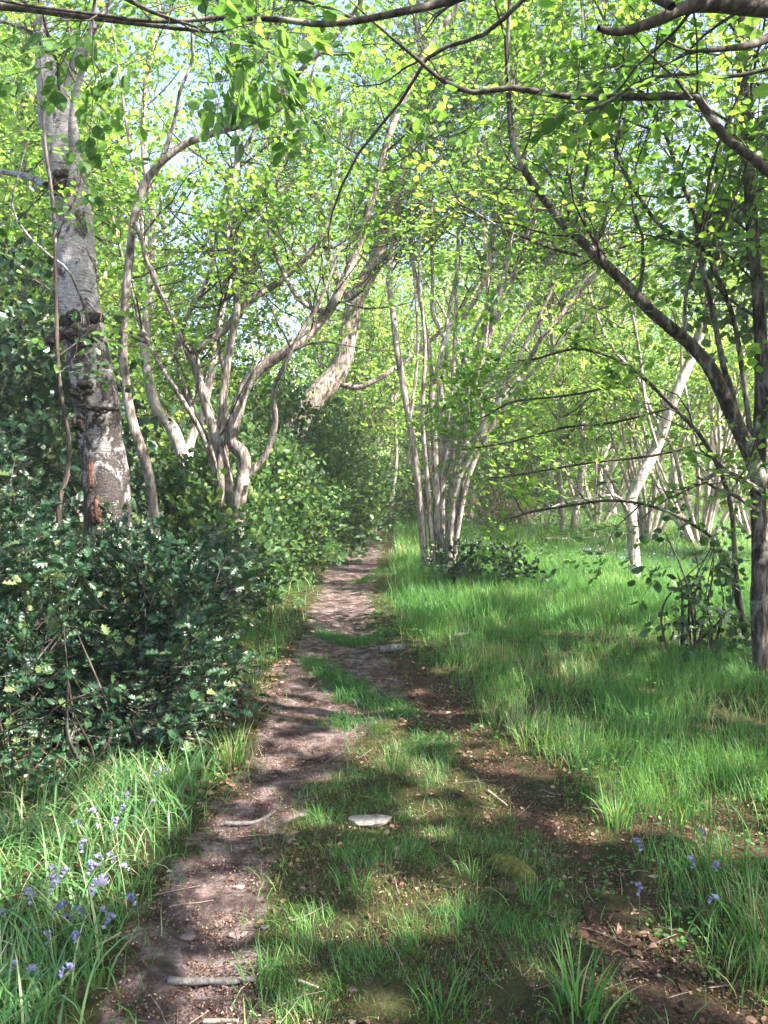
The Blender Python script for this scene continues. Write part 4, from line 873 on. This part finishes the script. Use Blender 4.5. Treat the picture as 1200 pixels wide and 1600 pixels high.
# stones
def stone(px, py, r, label, m='stone_dark', lump=.22, rz=0., sink=.55):
    b = onground(G(px, py)); mb = MB(); R = np.array([[cos(rz), -sin(rz), 0], [sin(rz), cos(rz), 0], [0, 0, 1]])
    blob(mb, b + [0, 0, r[2] * (1 - sink)], r, (34, 22), lump, rot=R, rough=1.6); v = mb.v[0]; q = v - b; q[:, 2] = np.minimum(q[:, 2], r[2] * (.9 - sink) + q[:, 0] * .12 - q[:, 1] * .1)
    for _n in nrm(rng.normal(0, 1, (7, 3)) * [1, 1, .6]):
        e = q @ _n; mx = .72 * np.max(e); q -= _n * np.maximum(e - mx, 0)[:, None]
    q += (fbm(q[:, 0] * 60, q[:, 1] * 60 + q[:, 2] * 40, 1, 12)[:, None] - .5) * .004; mb.v[0] = q + b; tag(mb.build('stone', [M[m]], None, b), label, 'stone', 'stones in the path')
stone(573, 1287, (.12, .07, .04), 'flat white stone lying in the grass in the middle of the way', 'stone', .3, .1, .2)
stone(378, 1452, (.055, .05, .016), 'pinkish flat stone sunk in the sunlit earth', 'stone_dark', .2, 0., .75)
stone(414, 1453, (.025, .03, .022), 'small dark round stone beside the pinkish flat one')
stone(292, 1461, (.045, .03, .018), 'grey stone sunk in the shaded left side of the path')
stone(371, 1383, (.03, .024, .012), 'small pale stone in a patch of sun on the path', 'stone_pink', .2)
stone(551, 1552, (.018, .016, .016), 'small round stone near the bottom centre')
stone(1020, 1370, (.03, .012, .01), 'pale chip lying in the shaded grass on the right', 'stone', .2, .1, 0)
stone(502, 1010, (.05, .04, .03), 'small stone on the dark part of the path')
stone(548, 905, (.10, .06, .05), 'light stone on the lit stretch of the far path', 'stone_pink')
# logs, roots and sticks
def stick(name, label, pp, r, m='deadwood', cat='stick', lift=.4, k=8, taper=.6, z=None, lump=.15):
    q = [onground(G(a, b)) for a, b in pp]; c = catmull(q, 24); rr = np.linspace(r, r * taper, 24)
    c[:, 2] = hgt(c[:, 0], c[:, 1]) + rr * lift + (np.linspace(0, z, 24) if z else 0) + .004; mb = MB(); tube(mb, c, rr, k, 0, lump, cap=True)
    b = c[0]; tag(mb.build(name, [M[m]], None, b), label, cat); 
stick('log', 'short grey cut log lying at the right side of the path', [(592, 1017), (632, 1015)], .038, 'log', 'log', .7, 14, .95)
stick('log', 'long pale fallen branch half sunk in the grass beyond the log', [(700, 1000), (760, 988), (812, 978)], .02, 'log', 'log', 1.6, 10, .5)
stick('root', 'dark grey root crossing the bottom of the dirt path', [(262, 1532), (320, 1528), (345, 1530), (400, 1532)], .013, 'log', 'root', .5, 10, .7)
stick('root', 'curved root across the path near the sunlit tuft', [(350, 1283), (400, 1278), (430, 1262)], .012, 'log', 'root', .3)
stick('stick', 'broken pale stick at the bottom edge of the path', [(318, 1588), (345, 1595), (372, 1603)], .008, 'deadwood', z=.02)
stick('stick', 'short brown stick lying at the edge of the sunlit moss', [(466, 1538), (497, 1554)], .006, 'deadwood', z=.01)
stick('stick', 'thin brown stick on the leaf filled track', [(762, 1240), (775, 1250), (792, 1262)], .008, 'deadwood', z=.01)
stick('stick', 'long thin dead stem lying in the lower left grass', [(40, 1600), (90, 1560), (130, 1520), (190, 1490)], .006, 'deadwood', z=.05)
stick('log', 'dead stem across the lit grass left of the slim birch', [(850, 852), (920, 846), (985, 838)], .03, 'deadwood', 'branch', 6, 8, .6)
stick('root', 'dark branch lying across the fork of the tracks', [(480, 1030), (560, 1052), (620, 1090), (660, 1130)], .010, 'log', 'root', .6)
mb = MB(); b = onground(G(800, 1365)); blob(mb, b + [0, 0, .01], (.05, .12, .04), (20, 12), .25, rot=np.array([[.8, -.6, 0], [.6, .8, 0], [0, 0, 1.]]))
tag(mb.build('moss_mound', [M['moss']], None, b), 'yellow green mossy hump beside the leaf filled track', 'moss')

# ------------------------------------------------------------------ bluebells
def make_bluebell(mat):
    root = empty('bluebell', (0, 0, 0)); mb = MB(); pts = catmull([(0, 0, -.02), (.004, 0, .09), (.012, 0, .17), (.035, 0, .21), (.055, 0, .2)], 12)
    tube(mb, pts, np.linspace(.0022, .0012, 12), 5); mb.build('stalk', [M['stalk']], root)
    mb = MB()
    for i in range(8):
        u = 5.5 + i * .8; j = min(int(u), 10); p = pts[j] + (pts[j + 1] - pts[j]) * (u - int(u) if u < 11 else 0); a = rng.uniform(-1.2, 1.2)
        d = nrm(np.array([.5 + .3 * cos(a), sin(a) * .7, -.55])); q = p + d * .008; L = .016
        x_ = nrm(np.cross(d, [0, 0, 1.])); y_ = np.cross(d, x_); ring = np.arange(6) * pi / 3
        prof = [(0, .0015), (.35, .0042), (.75, .0045), (1.0, .0085)]
        V = np.concatenate([q + d * L * t + r * (np.cos(ring)[:, None] * x_ + np.sin(ring)[:, None] * y_) for t, r in prof])
        F_ = np.array([(s * 6 + k, s * 6 + (k + 1) % 6, s * 6 + 6 + (k + 1) % 6, s * 6 + 6 + k) for s in range(3) for k in range(6)]); mb.add(V, F_, rnd=rng.random())
    mb.build('blossom', [M[mat]], root); return root
bb = [make_bluebell('petal'), make_bluebell('petal')]; pale = make_bluebell('petal_pale')
GR = 'bluebells of the left verge'
spots = [('bluebell low at the left edge of the frame among long blades', [(10, 1410), (52, 1412), (66, 1406), (73, 1387)]),
         ('bluebell of the dense cluster in the middle of the left verge', [(98, 1364), (123, 1369), (95, 1378), (133, 1381), (95, 1418), (71, 1428), (128, 1436), (144, 1432)]),
         ('bluebell nearest the bottom left corner', [(137, 1458), (116, 1471), (75, 1470), (60, 1505), (12, 1512), (68, 1540)]),
         ('bluebell growing closest to the dirt path in the left foreground', [(217, 1415), (171, 1415), (206, 1351), (183, 1374)]),
         ('bluebell standing over a patch of brown leaves on the left verge', [(153, 1354), (166, 1345), (180, 1345), (141, 1333), (173, 1307)]),
         ('bluebell just in front of the foot of the holly bush', [(144, 1278), (159, 1265), (177, 1260), (199, 1249), (231, 1243), (262, 1196), (250, 1205)]),
         ('bluebell at the path side where the holly ends', [(390, 1060), (401, 1050), (384, 1078), (372, 1092)]),
         ('bluebell scattered in the shaded grass of the right foreground', [(1005, 1322), (1077, 1350), (1113, 1350), (1000, 1388), (1097, 1394), (1100, 1297)])]
used = [False, False]
for lab, pl in spots:
    for i, (px, py) in enumerate(pl):
        k = int(rng.integers(0, 2))
        o = bb[k] if not used[k] else copy_tree(bb[k]); used[k] = True
        p = onground(G(px, py, .14)); o.location = p; o.rotation_euler = (rng.normal(0, .12), rng.normal(0, .12), rng.uniform(0, 6.28)); s = rng.uniform(.6, .88); o.scale = (s,) * 3
        tag(o, lab, 'bluebell', GR)
p = onground(G(127, 1404, .2)); pale.location = p; pale.scale = (1.2,) * 3; tag(pale, 'palest bluebell, almost white, in the middle of the left verge', 'bluebell', GR)
# haze of far bluebells
mb = MB(); n = 2600; cx = rng.uniform(1.5, 6.5, n); cyy = rng.uniform(13, 26, n); m = fbm(cx, cyy, .8, 95) > .5; cx, cyy = cx[m], cyy[m]
z = rng.uniform(.2, .32, len(cx)); pp = pos3(cx, cyy); pp[:, 2] += z
B = basis(rng.normal(0, 1, pp.shape), rng.normal(0, 1, pp.shape)); fv = leaf_shape('far')[0]; V = np.einsum('kij,vj->kvi', B, fv) * .035 + pp[:, None]
mb.add(V.reshape(-1, 3), (np.array([[0, 3, 2, 1]])[None] + (np.arange(len(cx)) * 4)[:, None, None]).reshape(-1, 4), rnd=rng.random(len(cx)))
tag(mb.build('bluebell_drift', [M['petal']]), 'faint drift of far bluebells in the sunlit grass', 'bluebells', kind='stuff')
print('tris', sum(len(m.loop_triangles) if m.loop_triangles else len(m.polygons) for m in bpy.data.meshes))

# ------------------------------------------------------------------ air
mb = MB(); a, b_, c, d, e, f = -48, 48, -14, 64, -2.5, 26
mb.add([(a, c, e), (b_, c, e), (b_, d, e), (a, d, e), (a, c, f), (b_, c, f), (b_, d, f), (a, d, f)], [(0, 3, 2, 1), (4, 5, 6, 7), (0, 1, 5, 4), (1, 2, 6, 5), (2, 3, 7, 6), (3, 0, 4, 7)])
hm = bpy.data.materials.new('haze_air'); hm.use_nodes = True; hn = hm.node_tree.nodes; hn.clear(); ho = hn.new('ShaderNodeOutputMaterial'); hv = hn.new('ShaderNodeVolumePrincipled')
hv.inputs['Density'].default_value = .0018; hv.inputs['Color'].default_value = (.9, .95, .9, 1); hv.inputs['Anisotropy'].default_value = .2
hm.node_tree.links.new(hv.outputs[0], ho.inputs['Volume'])
tag(mb.build('haze', [hm]), 'thin bright woodland air', 'haze', kind='stuff')
